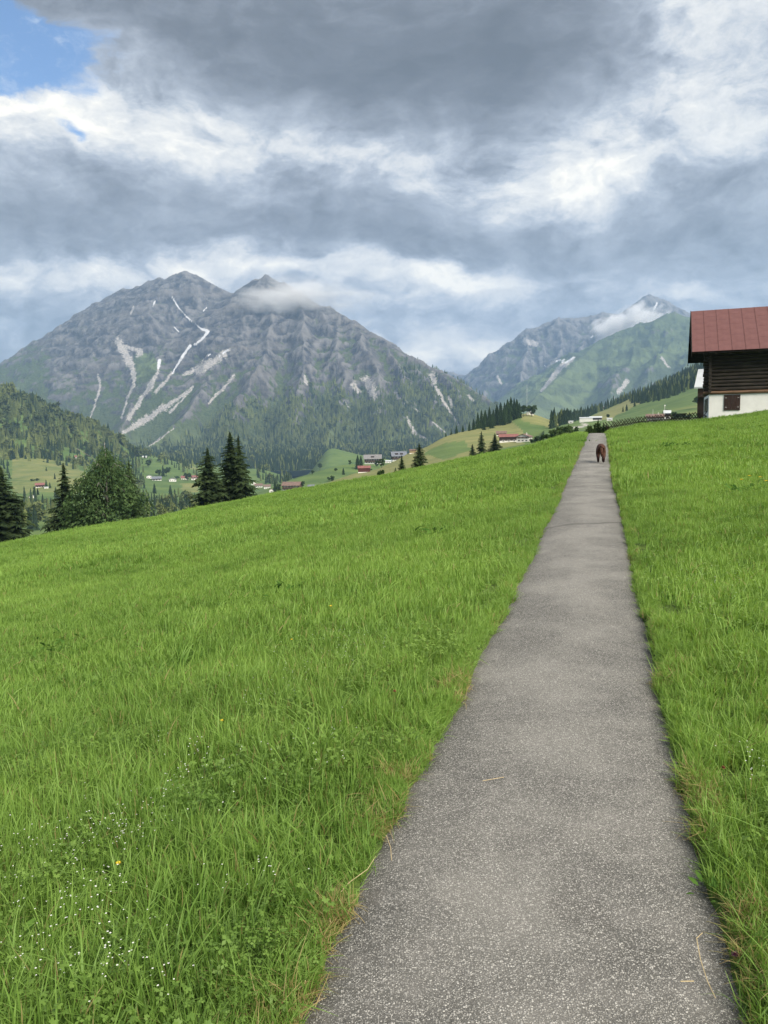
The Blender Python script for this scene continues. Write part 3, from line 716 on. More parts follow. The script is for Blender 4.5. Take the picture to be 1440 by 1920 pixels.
C_ridge = [(815, 712, 9000), (837, 698, 8900), (850, 697, 8800), (863, 703, 8700), (887, 700, 8500), (910, 692, 8200), (923, 677, 8100), (943, 655, 8000), (960, 640, 7900), (987, 618, 7850), (1007, 615, 7800),
           (1020, 608, 7800), (1040, 603, 7800), (1047, 596, 7800), (1070, 598, 7850), (1107, 593, 7900), (1130, 586, 7950), (1147, 590, 8000), (1167, 588, 8100), (1187, 573, 8200), (1207, 558, 8250),
           (1217, 554, 8250), (1243, 562, 8250), (1267, 583, 8300), (1300, 605, 8300), (1400, 640, 8400), (1550, 640, 8500)]
D_ridge = [(1117, 648, 6300), (1133, 637, 6350), (1167, 620, 6400), (1180, 618, 6400), (1200, 608, 6400), (1213, 611, 6400), (1233, 603, 6350), (1250, 590, 6300), (1263, 588, 6300), (1293, 597, 6200), (1340, 604, 6100), (1440, 618, 6000), (1600, 610, 6000)]
ridges_right = [
    (C_ridge, 0.85, True), (D_ridge, 0.62, True),
    ([(1117, 648, 6300), (1085, 675, 6000), (1050, 708, 5600), (1010, 740, 5200), (970, 780, 4600)], 0.62, True),
    ([(1200, 608, 6400), (1190, 660, 5900), (1160, 720, 5200), (1130, 780, 4400)], 0.7, False),
    ([(1263, 588, 6300), (1250, 640, 5900), (1220, 700, 5300), (1200, 760, 4500)], 0.7, False),
    ([(1340, 604, 6100), (1320, 650, 5500), (1290, 730, 4600)], 0.7, False),
    ([(987, 618, 7850), (985, 670, 7400), (975, 720, 6800), (950, 770, 6000)], 0.95, False),
    ([(1047, 596, 7800), (1050, 640, 7450), (1040, 680, 7100), (1015, 720, 6500)], 0.95, False),
    ([(1130, 586, 7950), (1112, 630, 7600), (1090, 660, 7200)], 0.95, False), ([(923, 677, 8100), (915, 720, 7500), (905, 760, 6800)], 0.9, False)]
SNOW_R = [[(1226, 580, 2.2), (1232, 568, 1.6)], [(1042, 678, 2), (1050, 675, 2)], [(1054, 678, 2.6), (1058, 674, 2)], [(1060, 680, 1.6), (1078, 669, 2.0)], [(1020, 685, 1.4), (1023, 687, 1.4)], [(1109, 632, 2), (1112, 630, 1.5)]]
SCREE_R = [[(1075, 672, 3), (1050, 690, 8), (1030, 715, 5), (1015, 732, 3)], [(985, 640, 9), (1005, 645, 7)], [(932, 705, 3), (940, 718, 3)], [(1175, 715, 6), (1160, 735, 5)], [(1240, 670, 3), (1255, 690, 3)]]
def right_attr(V, z, x, y):
    px, py, d = proj(V); zz = V[:, 2]
    wn = fbm(V[:, 0] / 120, V[:, 1] / 120, 4); wx = px + 3 * wn; wy = py + 3 * fbm(V[:, 0] / 120 + 7, V[:, 1] / 120, 4)
    gr = np.where(d < 6700, 0.82, 0.12) + 0.2 * fbm(V[:, 0] / 500, V[:, 1] / 500, 3) + np.interp(zz, [0, 500, 1000], [0.15, 0.05, -0.05])
    gr = gr - np.where((d < 6700) & (px > 1120) & (py > 690), 0.3, 0)
    sc = np.zeros(len(V)); sn = np.zeros(len(V))
    for l in SCREE_R: sc = np.maximum(sc, np.clip(1.1 - 0.75 * seg_dist(wx, wy, l), 0, 1))
    for l in SNOW_R: sn = np.maximum(sn, np.clip(1.2 - 0.8 * seg_dist(px + wn, py, l), 0, 1))
    return {'mask': np.stack([np.clip(gr, 0, 1), sc, sn], 1)}
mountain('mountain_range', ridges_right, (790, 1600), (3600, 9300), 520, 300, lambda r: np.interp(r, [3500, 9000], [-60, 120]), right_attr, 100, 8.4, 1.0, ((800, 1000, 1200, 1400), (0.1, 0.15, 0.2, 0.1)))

# lowest ground, far enough to reach the foot of everything
ZMIN = min(float(s[0][:, 2].min()) for s in SHEETS.values()) - 2.0; ZMAX = max(float(s[0][:, 2].max()) for s in SHEETS.values())
o = obj('ground', mesh_np('ground', [(-9000, -900, ZMIN), (9000, -900, ZMIN), (9000, 9800, ZMIN), (-9000, 9800, ZMIN)], [(0, 1, 2, 3)], M['pasture'])); o['kind'] = 'structure'

# ================================================================== VEGETATION SHAPES (unit height)
def tri_mesh(name, T, mat):
    T = np.asarray(T, np.float32).reshape(-1, 3); return mesh_np(name, T, np.arange(len(T)).reshape(-1, 3), mat)
def conifer_crown(seed, whorls, per, k, rmax=0.20, z0=0.04, droop=0.35):
    r = np.random.default_rng(seed); T = []
    zs = np.linspace(z0, 0.985, whorls)
    for zi, z in enumerate(zs):
        prof = (1 - z) ** 0.80 * (0.55 + 0.45 * min(1, (z - z0) / 0.12 + 0.35))
        n = max(4, int(round(per * (0.55 + 0.45 * (1 - z))))); ph = r.uniform(0, 6.28)
        for b in range(n):
            a = ph + 6.283 * b / n + r.normal(0, 0.22); l = rmax * prof * r.uniform(0.45, 1.25) * (1 + 0.22 * math.sin(a * 2 + seed + z * 5) + 0.15 * math.sin(a + 3 * z * seed)) + 0.008
            zz = z + r.normal(0, 0.5 / whorls); ca, sa = math.cos(a), math.sin(a)
            def pt(s, side, dz):
                rr = l * s; return (rr * ca - side * sa, rr * sa + side * ca, zz - droop * rr + 0.30 * droop * rr * s + dz)
            T += [pt(0, 0, 0.0), pt(0.55, l * 0.09, -l * .05), pt(1.0, 0, 0)]; T += [pt(0, 0, 0), pt(1.0, 0, 0), pt(0.55, -l * 0.09, -l * .05)]
            for s in np.linspace(0.28, 0.95, k):
                for sd in (-1, 1):
                    w = l * (0.42 * (1 - 0.55 * s)) * r.uniform(0.6, 1.2); e = l * 0.14
                    T += [pt(s - e / l * 0.5, 0, 0), pt(s + e / l, 0, 0), pt(s + 0.22 + r.normal(0, .05), sd * w, -l * r.uniform(0.05, 0.24))]
    return np.array(T)
def conifer_tiers(seed, tiers, ring, rmax=0.2, z0=0.03):
    """skirts of jagged drooping boughs, closed enough to read as a solid tree from afar"""
    r = np.random.default_rng(seed); T = []
    for i in range(tiers):
        t = i / tiers; zb = z0 + (0.97 - z0) * t; zt = min(1.0, zb + (1.0 - z0) / tiers * r.uniform(1.5, 2.0)); ph = r.uniform(0, 6.28); R0 = rmax * (1 - t) ** 0.85 * r.uniform(.85, 1.12) + .006; P_ = []
        for k in range(ring * 2):
            a = ph + math.pi * k / ring + r.normal(0, .08); q = R0 * (r.uniform(.85, 1.2) if k % 2 else r.uniform(.42, .62)); P_.append((q * math.cos(a), q * math.sin(a), zb - (.28 * q if k % 2 else -.06 * q) + r.normal(0, .006)))
        for k in range(ring * 2): T += [(r.normal(0, .004), r.normal(0, .004), zt), P_[k], P_[(k + 1) % (ring * 2)]]
    return np.array(T)
def trunk_mesh(name, mat, r0=0.014, top=0.97, n=7, bend=0.004, seed=1):
    r = np.random.default_rng(seed); z = np.linspace(-0.04, top, 7)
    pts = [(bend * r.normal(), bend * r.normal(), q) for q in z]; b = MB()
    b.tube(pts, [r0 * (1 - 0.93 * max(0, q)) for q in z], n); return b.mesh(name, mat, True)
def leafy_crown(seed, clumps, n, size, shape=(0.26, 0.26, 0.34), cz=0.60, flat=0.0, weep=0.0):
    """leaf triangles scattered through uneven clumps so that the outline is ragged and light comes through"""
    r = np.random.default_rng(seed); T = []
    C = []
    for i in range(clumps):
        v = r.normal(size=3); v /= np.linalg.norm(v); rad = r.uniform(0.15, 1.0) ** 0.5
        c = v * rad * np.array(shape); c[2] += cz; C.append((c, r.uniform(0.22, 0.46)))
    for i in range(n):
        c, s = C[i % clumps]; v = r.normal(size=3); v /= np.linalg.norm(v)
        p = c + v * np.array([s, s, s * 0.8]) * min(shape[0], shape[1]) * r.uniform(0.35, 1.0) ** 0.5
        if weep: p[2] -= weep * abs(r.normal()) * np.hypot(p[0], p[1]) * 2
        u = r.normal(size=3); u[2] -= weep * 3; u /= np.linalg.norm(u); w = np.cross(u, r.normal(size=3)); w /= np.linalg.norm(w)
        h = size * r.uniform(0.6, 1.4)
        T += [p - w * h * 0.45, p + w * h * 0.45, p + u * h * 1.3]
    return np.array(T)
CROWN, TRUNK = {}, {}
for i in range(3):
    CROWN['spruce', i] = tri_mesh('crown', np.concatenate([conifer_crown(20 + i, 46, 13, 7, (0.225, 0.205, 0.24)[i]), conifer_tiers(30 + i, 20, 9, (0.120, 0.11, 0.125)[i])]), M['needles'])
    CROWN['conifer', i] = tri_mesh('crown', np.concatenate([conifer_tiers(40 + i, 10, 8, (0.19, 0.16, 0.21)[i]), conifer_crown(50 + i, 14, 8, 2, (0.20, 0.17, 0.22)[i])]), M['needles_mid'])
    CROWN['broadleaf', i] = tri_mesh('crown', leafy_crown(60 + i, 14, 900, 0.075, (0.27, 0.27, 0.33), 0.60), M['broadleaf'])
    CROWN['bush', i] = tri_mesh('crown', leafy_crown(80 + i, 12, 900, 0.10, (0.50, 0.45, 0.34), 0.46), M['broadleaf'])
TRUNK['spruce'] = trunk_mesh('trunk', M['bark'], 0.016); TRUNK['conifer'] = trunk_mesh('trunk', M['bark'], 0.014)
TRUNK['broadleaf'] = trunk_mesh('trunk', M['bark'], 0.022, 0.75); TRUNK['bush'] = trunk_mesh('trunk', M['bark'], 0.03, 0.6)
def tree(name, kind, var, loc, H, rz, label, cat, group=None, wide=1.0):
    e = empty(name, tuple(loc), rz, label, cat, group)
    sc = (H * wide, H * wide, H)
    t = obj('trunk', TRUNK[kind], e); t.scale = sc
    c = obj('crown', CROWN[kind, var % 3], e); c.scale = sc
    return e
def tree_px(name, kind, var, px, py, hpx, sheet, label, cat='tree', group=None, wide=1.0):
    q = None
    for dy in range(0, 40):
        q = hit(px, py + dy, sheet)
        if q is not None: break
    if q is None: return None
    d = proj(q)[2]; H = hpx * d / F
    q = q - np.array([0, 0, 0.02 * H])
    return tree(name, kind, var, q, float(H), random.uniform(0, 6.28), label, cat, group, wide)

# ---- geometry-node scatter: one object, many small copies ------------------
def scatter(name, pts, rot, scl, idx, sources, label=None, sheet_group=None, wide=None):
    coll = bpy.data.collections.new(name + '_kinds')
    for i, me in enumerate(sources):
        s = bpy.data.objects.new('%s_kind_%02d' % (name, i), me); coll.objects.link(s)
    pts = np.asarray(pts, np.float32); me = bpy.data.meshes.new(name); me.vertices.add(len(pts)); me.vertices.foreach_set('co', pts.ravel())
    a = me.attributes.new('rot', 'FLOAT_VECTOR', 'POINT'); a.data.foreach_set('vector', np.asarray(rot, np.float32).ravel())
    scl = np.asarray(scl, np.float32)
    if scl.ndim == 1: scl = np.repeat(scl[:, None], 3, 1)
    a = me.attributes.new('scl', 'FLOAT_VECTOR', 'POINT'); a.data.foreach_set('vector', np.ascontiguousarray(scl).ravel())
    a = me.attributes.new('kind', 'INT', 'POINT'); a.data.foreach_set('value', np.asarray(idx, np.int32))
    ng = bpy.data.node_groups.new(name, 'GeometryNodeTree')
    ng.interface.new_socket('Geometry', in_out='INPUT', socket_type='NodeSocketGeometry'); ng.interface.new_socket('Geometry', in_out='OUTPUT', socket_type='NodeSocketGeometry')
    gi = ng.nodes.new('NodeGroupInput'); go = ng.nodes.new('NodeGroupOutput')
    ip = ng.nodes.new('GeometryNodeInstanceOnPoints'); ci = ng.nodes.new('GeometryNodeCollectionInfo')
    ci.inputs['Collection'].default_value = coll; ci.inputs['Separate Children'].default_value = True; ci.inputs['Reset Children'].default_value = True
    def na(n, t):
        q = ng.nodes.new('GeometryNodeInputNamedAttribute'); q.data_type = t; q.inputs[0].default_value = n; return q.outputs[0]
    ng.links.new(gi.outputs[0], ip.inputs['Points']); ng.links.new(ci.outputs[0], ip.inputs['Instance']); ip.inputs['Pick Instance'].default_value = True
    ng.links.new(na('kind', 'INT'), ip.inputs['Instance Index']); ng.links.new(na('rot', 'FLOAT_VECTOR'), ip.inputs['Rotation']); ng.links.new(na('scl', 'FLOAT_VECTOR'), ip.inputs['Scale'])
    ng.links.new(ip.outputs[0], go.inputs[0])
    o = obj(name, me); md = o.modifiers.new('scatter', 'NODES'); md.node_group = ng; o['kind'] = 'stuff'
    if label: o['label'] = label
    return o
def sample_sheet(sheet, n, polys, keep=None, notin=()):
    """random points spread evenly over the part of a terrain that lies inside the given outlines"""
    V, f, _ = SHEETS[sheet]; q = V[f]
    c = q.mean(1); px, py, d = proj(c); ins = np.zeros(len(c), bool)
    for pl in polys: ins |= inpoly(px, py, pl)
    for pl in notin: ins &= ~inpoly(px, py, pl)
    ins &= (c[:, 1] > 100)
    ar = np.linalg.norm(np.cross(q[:, 1, :2] - q[:, 0, :2], q[:, 3, :2] - q[:, 0, :2])[..., None], axis=-1) if False else np.abs((q[:, 1, 0] - q[:, 0, 0]) * (q[:, 3, 1] - q[:, 0, 1]) - (q[:, 1, 1] - q[:, 0, 1]) * (q[:, 3, 0] - q[:, 0, 0]))
    w = np.where(ins, ar, 0)
    if keep is not None: w = w * keep(c, px, py)
    i = RNG.choice(len(c), n, p=w / w.sum()); a = RNG.random((n, 1)); b = RNG.random((n, 1))
    Q = q[i]; return Q[:, 0] * (1 - a) * (1 - b) + Q[:, 1] * a * (1 - b) + Q[:, 2] * a * b + Q[:, 3] * (1 - a) * b
far_kinds = [tri_mesh('far_conifer_%d' % i, conifer_tiers(100 + i, 6, 6, (0.17, 0.20, 0.15, 0.22)[i]), M['far_conifer']) for i in range(4)]
far_kinds += [tri_mesh('far_spruce_%d' % i, conifer_tiers(110 + i, 6, 6, (0.16, 0.19, 0.15)[i]), M['far_spruce']) for i in range(3)]  # darker copies of the far conifers, valley shade put into their colour
far_kinds.append(tri_mesh('far_broadleaf', leafy_crown(120, 8, 160, 0.16, (0.30, 0.30, 0.34), 0.55), M['far_conifer']))
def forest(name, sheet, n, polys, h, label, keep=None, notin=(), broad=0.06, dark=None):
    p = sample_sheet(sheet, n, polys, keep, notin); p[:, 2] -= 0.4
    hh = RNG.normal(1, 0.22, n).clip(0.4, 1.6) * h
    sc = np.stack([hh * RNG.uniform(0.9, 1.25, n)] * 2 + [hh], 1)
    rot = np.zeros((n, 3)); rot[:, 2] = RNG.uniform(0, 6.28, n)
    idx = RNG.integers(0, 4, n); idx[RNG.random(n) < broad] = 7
    dk = RNG.random(n) < dark(p) if dark else np.zeros(n, bool); idx[dk] = RNG.integers(4, 7, dk.sum())  # share of trees that take the darker, shade-coloured copy
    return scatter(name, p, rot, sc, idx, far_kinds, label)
def massif_keep(c, px, py):
    line = np.interp(px, [200, 330, 420, 480, 560, 640, 720, 760, 830, 930], [850, 815, 760, 735, 715, 705, 715, 668, 695, 755])
    k = np.clip((py - line + 18 * fbm(c[:, 0] / 160, c[:, 1] / 160, 3)) / 60, 0.0, 1)
    g = fbm(c[:, 0] / 130 + 3, c[:, 1] / 130, 4); k = k * np.clip(0.55 + 1.6 * g + (py - line) / 220, 0.03, 1)
    for l in SCREE: k = np.where(seg_dist(px, py, l) < 1.3, 0.01, k)
    return k
forest('mountain_forest', 'mountain_massif', 26000, [[(200, 930), (225, 845), (300, 800), (400, 730), (480, 680), (640, 660), (740, 655), (830, 690), (960, 780), (900, 850), (760, 930)]], 23, 'spruce forest covering the lower slopes of the mountain massif', massif_keep, dark=lambda p: np.clip(0.15 + (proj(p)[1] - 815 + 30 * fbm(p[:, 0] / 150, p[:, 1] / 150, 3)) / 85, 0.08, 0.82))  # shade-coloured trees thicken downslope to imitate the shaded valley bottom
forest('hill_forest', 'wooded_hill', 6500, [[(-320, 905), (-320, 600), (0, 715), (130, 765), (250, 835), (335, 900), (335, 950), (200, 900), (120, 876), (60, 866), (0, 872)]], 23, 'mixed forest covering the hill at the far left', dark=lambda p: np.clip(0.1 + (proj(p)[1] - 838) / 40, 0.08, 0.7), keep=  # shade painted by tree colour towards the hill foot
       lambda c, px, py: np.clip(0.7 + 1.2 * fbm(c[:, 0] / 80, c[:, 1] / 80, 3), 0.05, 1), notin=[[(15, 826), (40, 828), (95, 846), (170, 856), (200, 868), (195, 880), (120, 862), (60, 850), (20, 838)]], broad=0.16)
forest('hillside_forest', 'right_hillside', 5200, [[(1030, 806), (1045, 784), (1110, 760), (1310, 665), (1650, 470), (1650, 590), (1310, 702), (1225, 729), (1130, 771), (1085, 789)],
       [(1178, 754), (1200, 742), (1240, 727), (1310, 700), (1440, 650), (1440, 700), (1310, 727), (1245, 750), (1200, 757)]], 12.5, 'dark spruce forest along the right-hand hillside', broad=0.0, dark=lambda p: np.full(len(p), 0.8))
VF = ['valley_floor']
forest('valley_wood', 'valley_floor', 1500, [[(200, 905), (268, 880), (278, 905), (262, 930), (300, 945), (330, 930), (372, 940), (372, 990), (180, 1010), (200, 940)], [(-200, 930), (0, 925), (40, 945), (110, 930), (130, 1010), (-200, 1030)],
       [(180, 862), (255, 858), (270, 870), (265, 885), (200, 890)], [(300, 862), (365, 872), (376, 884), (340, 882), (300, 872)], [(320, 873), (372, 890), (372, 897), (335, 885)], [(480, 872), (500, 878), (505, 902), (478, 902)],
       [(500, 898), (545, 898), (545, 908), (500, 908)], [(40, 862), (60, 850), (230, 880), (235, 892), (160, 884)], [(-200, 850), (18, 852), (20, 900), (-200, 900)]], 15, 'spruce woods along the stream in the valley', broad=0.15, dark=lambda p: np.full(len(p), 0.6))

# ================================================================== TREES ONE BY ONE
def near_tree(name, kind, var, px, top, base, d, label, cat, wide=1.0, group=None):
    q = P(px, base, d); zg = drop(q[0], q[1], 'valley_floor'); H0 = (base - top) * d / F
    if zg is None or kind == 'spruce': zg = q[2] - 0.12 * H0
    top_z = P(px, top, d)[2]
    return tree(name, kind, var, (q[0], q[1], zg), float(top_z - zg), random.uniform(0, 6.28), label, cat, group, wide)
near_tree('spruce_tree', 'spruce', 0, 12, 872, 1020, 118, 'large dark spruce cut off by the left edge of the photo', 'tree', 1.35)
near_tree('spruce_tree', 'spruce', 1, 127, 866, 1000, 122, 'dark spruce standing left of the birch', 'tree', 1.2)
near_tree('spruce_tree', 'spruce', 2, 248, 862, 985, 140, 'spruce half hidden behind the right side of the birch', 'tree', 0.9)
near_tree('spruce_tree', 'spruce', 2, 394, 838, 965, 128, 'shorter left one of the paired dark spruces', 'tree', 1.3)
near_tree('spruce_tree', 'spruce', 0, 437, 808, 955, 132, 'tallest right one of the paired dark spruces', 'tree', 1.3)
near_tree('spruce_tree', 'spruce', 1, 452, 814, 950, 136, 'slender spruce just behind the tallest of the pair', 'tree', 0.85)
near_tree('spruce_tree', 'spruce', 1, 754, 853, 900, 112, 'small thin young spruce above the meadow edge', 'tree', 1.25)
near_tree('spruce_tree', 'spruce', 2, 787, 830, 897, 118, 'bushy spruce right of the thin young one', 'tree', 1.25)
near_tree('spruce_tree', 'spruce', 0, 742, 876, 903, 116, 'tiny spruce sapling beside the thin young spruce', 'tree', 1.3)
near_tree('spruce_tree', 'spruce', 1, 886, 832, 872, 190, 'low dark spruce left of the red-roofed farmhouse', 'tree', 1.3)
near_tree('spruce_tree', 'spruce', 2, 903, 808, 868, 210, 'tall narrow spruce left of the red-roofed farmhouse', 'tree', 0.95)
near_tree('spruce_tree', 'spruce', 0, 928, 812, 862, 230, 'broad spruce touching the red-roofed farmhouse', 'tree', 1.4)
# the birch: pale trunk, limbs and weeping leaf clumps
def birch(px, top, base, d):
    q = P(px, base, d); H = (base - top) * d / F * 1.22; zg = P(px, top, d)[2] - H
    e = empty('birch_tree', (q[0], q[1], zg), 0.4, 'full olive-green birch with pale limbs between the dark spruces', 'tree')
    b = MB(); r = np.random.default_rng(5)
    b.tube([(0, 0, -0.2), (0.1, 0.05, H * .25), (-0.05, 0.1, H * .5), (0.1, 0, H * .78), (0.05, 0, H * .95)], [.24, .2, .15, .08, .02], 8)
    b.build('trunk', M['birch_bark'], e, True)
    for i in range(16):
        a = r.uniform(0, 6.28); z0 = H * r.uniform(.18, .7); l = H * r.uniform(.16, .32)
        m = MB(); ca, sa = math.cos(a), math.sin(a)
        m.tube([(0, 0, z0), (ca * l * .4, sa * l * .4, z0 + l * .45), (ca * l * .8, sa * l * .8, z0 + l * .7), (ca * l, sa * l, z0 + l * .6)], [.07, .05, .03, .012], 5)
        m.build('limb', M['birch_bark'], e, True)
    T = leafy_crown(9, 60, 16000, 0.020, (0.36, 0.33, 0.45), 0.50, weep=0.12)
    sh = 1.20 - 0.90 * np.clip(T[:, 2], 0, 1) ** 1.2; T[:, 0] *= sh; T[:, 1] *= sh
    T = T[(T[:, 2].reshape(-1, 3).min(1) > 0.05).repeat(3)]
    c = obj('crown', tri_mesh('crown', T, M['birch_leaf']), e); c.scale = (H, H, H)
birch(205, 818, 992, 116)
# single trees and bushes on the pastures
ORD = 'first second third fourth fifth sixth seventh eighth ninth tenth eleventh twelfth thirteenth fourteenth fifteenth sixteenth seventeenth eighteenth nineteenth'.split()
k = 0
for px, py, h in ((836, 819, 9), (846, 815, 12), (856, 813, 16), (868, 810, 14), (880, 808, 18), (888, 806, 22), (896, 804, 32), (903, 803, 36), (910, 801, 34), (918, 800, 38), (925, 799, 33), (932, 797, 40), (939, 795, 42), (946, 793, 40), (952, 791, 44), (958, 789, 46), (964, 787, 42), (969, 785, 38), (974, 784, 30), (907, 806, 26), (922, 803, 28), (944, 797, 32), (955, 794, 30)):
    tree_px('spruce_tree', 'conifer', k, px, py, h, ['hay_slope'], ('%s spruce from the left along the back of the knoll wood' % ORD[k]) if k < 19 else ('%s spruce from the left along the front of the knoll wood' % ORD[k - 19]), 'tree', 'spruces of the wood on the knoll ridge', 1.25); k += 1
tree_px('broadleaf_tree', 'broadleaf', 0, 982, 781, 22, ['hay_slope'], 'round dark tree left of the mast on the knoll', 'tree', None, 1.2)
tree_px('broadleaf_tree', 'broadleaf', 1, 997, 781, 23, ['hay_slope'], 'round dark tree behind the white chapel on the knoll', 'tree', None, 1.3)
HB = '%s bush from the left in the hedge right of the red-roofed farmhouse'
for i, (px, py, h) in enumerate(((1003, 833, 18), (1012, 830, 17), (1022, 827, 17), (1032, 824, 16), (1043, 822, 24), (1052, 819, 25), (1062, 817, 24), (1072, 814, 22))):
    tree_px('hedge_bush', 'bush', i, px, py, h, ['hay_slope', 'right_hillside'], HB % ORD[i], 'bush', 'bushes of the hedge by the farmhouse')
for px, py, h, lab in ((1109, 806, 21, 'rounded bush left of the far end of the path'), (1128, 803, 24, 'dark rounded bush at the left end of the lattice fence')):
    q = P(px, py, 70); zz = float(ground(q[0], q[1])); tree('round_bush', 'bush', px, (q[0], q[1], zz - 0.1), h * 70 / F + max(0, q[2] - zz), 1.0, lab, 'bush', None, 0.62)
for px, py, h, kind, lab in ((671, 880, 28, 'conifer', 'dark spruce left of the red shed'), (677, 879, 26, 'conifer', 'dark spruce behind the red shed'), (716, 877, 19, 'broadleaf', 'round dark tree in front of the two hotels'),
                             (707, 876, 14, 'broadleaf', 'small round tree just left of the tree before the hotels'), (656, 872, 10, 'broadleaf', 'small tree on the crest of the green hill'), (630, 886, 9, 'broadleaf', 'small bush on the flank of the green hill'),
                             (644, 890, 14, 'conifer', 'small spruce on the flank of the green hill'), (621, 902, 13, 'bush', 'low wide bush at the foot of the green hill'), (600, 882, 14, 'broadleaf', 'dark tree on the left shoulder of the green hill'),
                             (586, 890, 9, 'broadleaf', 'smaller dark tree at the left end of the green hill'), (568, 914, 13, 'broadleaf', 'bushy tree right of the dark timber hotel'), (516, 925, 26, 'conifer', 'dark spruce left of the dark timber hotel'), (524, 924, 18, 'broadleaf', 'leafy tree against the timber hotel wall'), (696, 882, 4, 'bush', 'tiny bush at the right end of the red shed')):
    tree_px(kind + '_tree' if kind != 'bush' else 'bush', kind, int(px), px, py, h, ['hay_slope', 'green_hill', 'valley_floor'], lab, 'bush' if kind == 'bush' else 'tree', None, 1.25 if kind == 'conifer' else 1.1)
q = P(714, 897, 140); tree('round_bush', 'bush', 1, (q[0], q[1], q[2] - 0.6), 30 * 140 / F, 0.3, 'round dark bush left of the low metal-roofed shed', 'bush', None, 0.6)
for px, py, h, kind, lab in ((87, 883, 9, 'conifer', 'lone spruce in the middle of the left pasture'), (103, 898, 12, 'conifer', 'slim spruce below the lone pasture spruce'), (61, 902, 6, 'bush', 'small round shrub above the red-roofed chalet'), (70, 901, 6, 'bush', 'shrub right above the red-roofed chalet'),
                             (87, 915, 17, 'conifer', 'pointed spruce behind the little white hut'), (94, 915, 12, 'conifer', 'shorter spruce right of the little white hut'), (65, 930, 20, 'conifer', 'dark spruce between the two left chalets'), (71, 928, 14, 'conifer', 'smaller spruce between the two left chalets'),
                             (107, 871, 9, 'conifer', 'spruce at the upper edge of the left pasture'), (113, 872, 11, 'conifer', 'right-hand spruce at the upper edge of the left pasture'), (82, 866, 3, 'bush', 'tiny shrub high on the left pasture'),
                             (278, 876, 15, 'broadleaf', 'round tree on the bright knoll above the valley farms'), (298, 893, 14, 'broadleaf', 'leafy tree above the slate-roofed farm'), (306, 893, 22, 'conifer', 'tall spruce above the slate-roofed farm'), (312, 893, 15, 'broadleaf', 'round tree right of the tall farm spruce'),
                             (316, 886, 11, 'broadleaf', 'pale small tree right of the farm spruces'), (352, 902, 17, 'broadleaf', 'round tree between the two pink-roofed houses'), (332, 898, 7, 'bush', 'dark bush beside the white valley house'), (290, 925, 20, 'conifer', 'spruce rising above the lower valley wood'), (320, 930, 22, 'conifer', 'tall spruce at the lower edge of the valley meadow'), (331, 940, 14, 'conifer', 'short spruce under the valley meadow'), (355, 938, 16, 'conifer', 'spruce at the right end of the lower valley wood')):
    tree_px(kind + '_tree' if kind != 'bush' else 'shrub', kind, int(px), px, py, h, ['valley_floor', 'wooded_hill'], lab, 'shrub' if kind == 'bush' else 'tree', None, 1.2)
for px, py, h, kind, lab in ((1168, 772, 11, 'conifer', 'left one of two little spruces on the upper pasture'), (1175, 770, 13, 'conifer', 'right one of two little spruces on the upper pasture'), (1140, 786, 10, 'broadleaf', 'round tree right of the white barns'), (1108, 779, 7, 'broadleaf', 'small tree above the white barns'), (1190, 762, 12, 'conifer', 'spruce at the tip of the forest wedge'),
                             (1250, 786, 20, 'broadleaf', 'dark tree behind the house with the red roof'), (1264, 788, 17, 'broadleaf', 'pale green tree right of the house behind the fence'), (1277, 787, 16, 'bush', 'wide leafy bush behind the lattice fence'), (1290, 786, 11, 'bush', 'low bush near the log barn corner'), (1308, 766, 24, 'broadleaf', 'dark tree beside the log barn gable')):
    tree_px(kind + '_tree' if kind != 'bush' else 'bush', kind, int(px), px, py, h, ['right_hillside'], lab, 'bush' if kind == 'bush' else 'tree', None, 1.2)

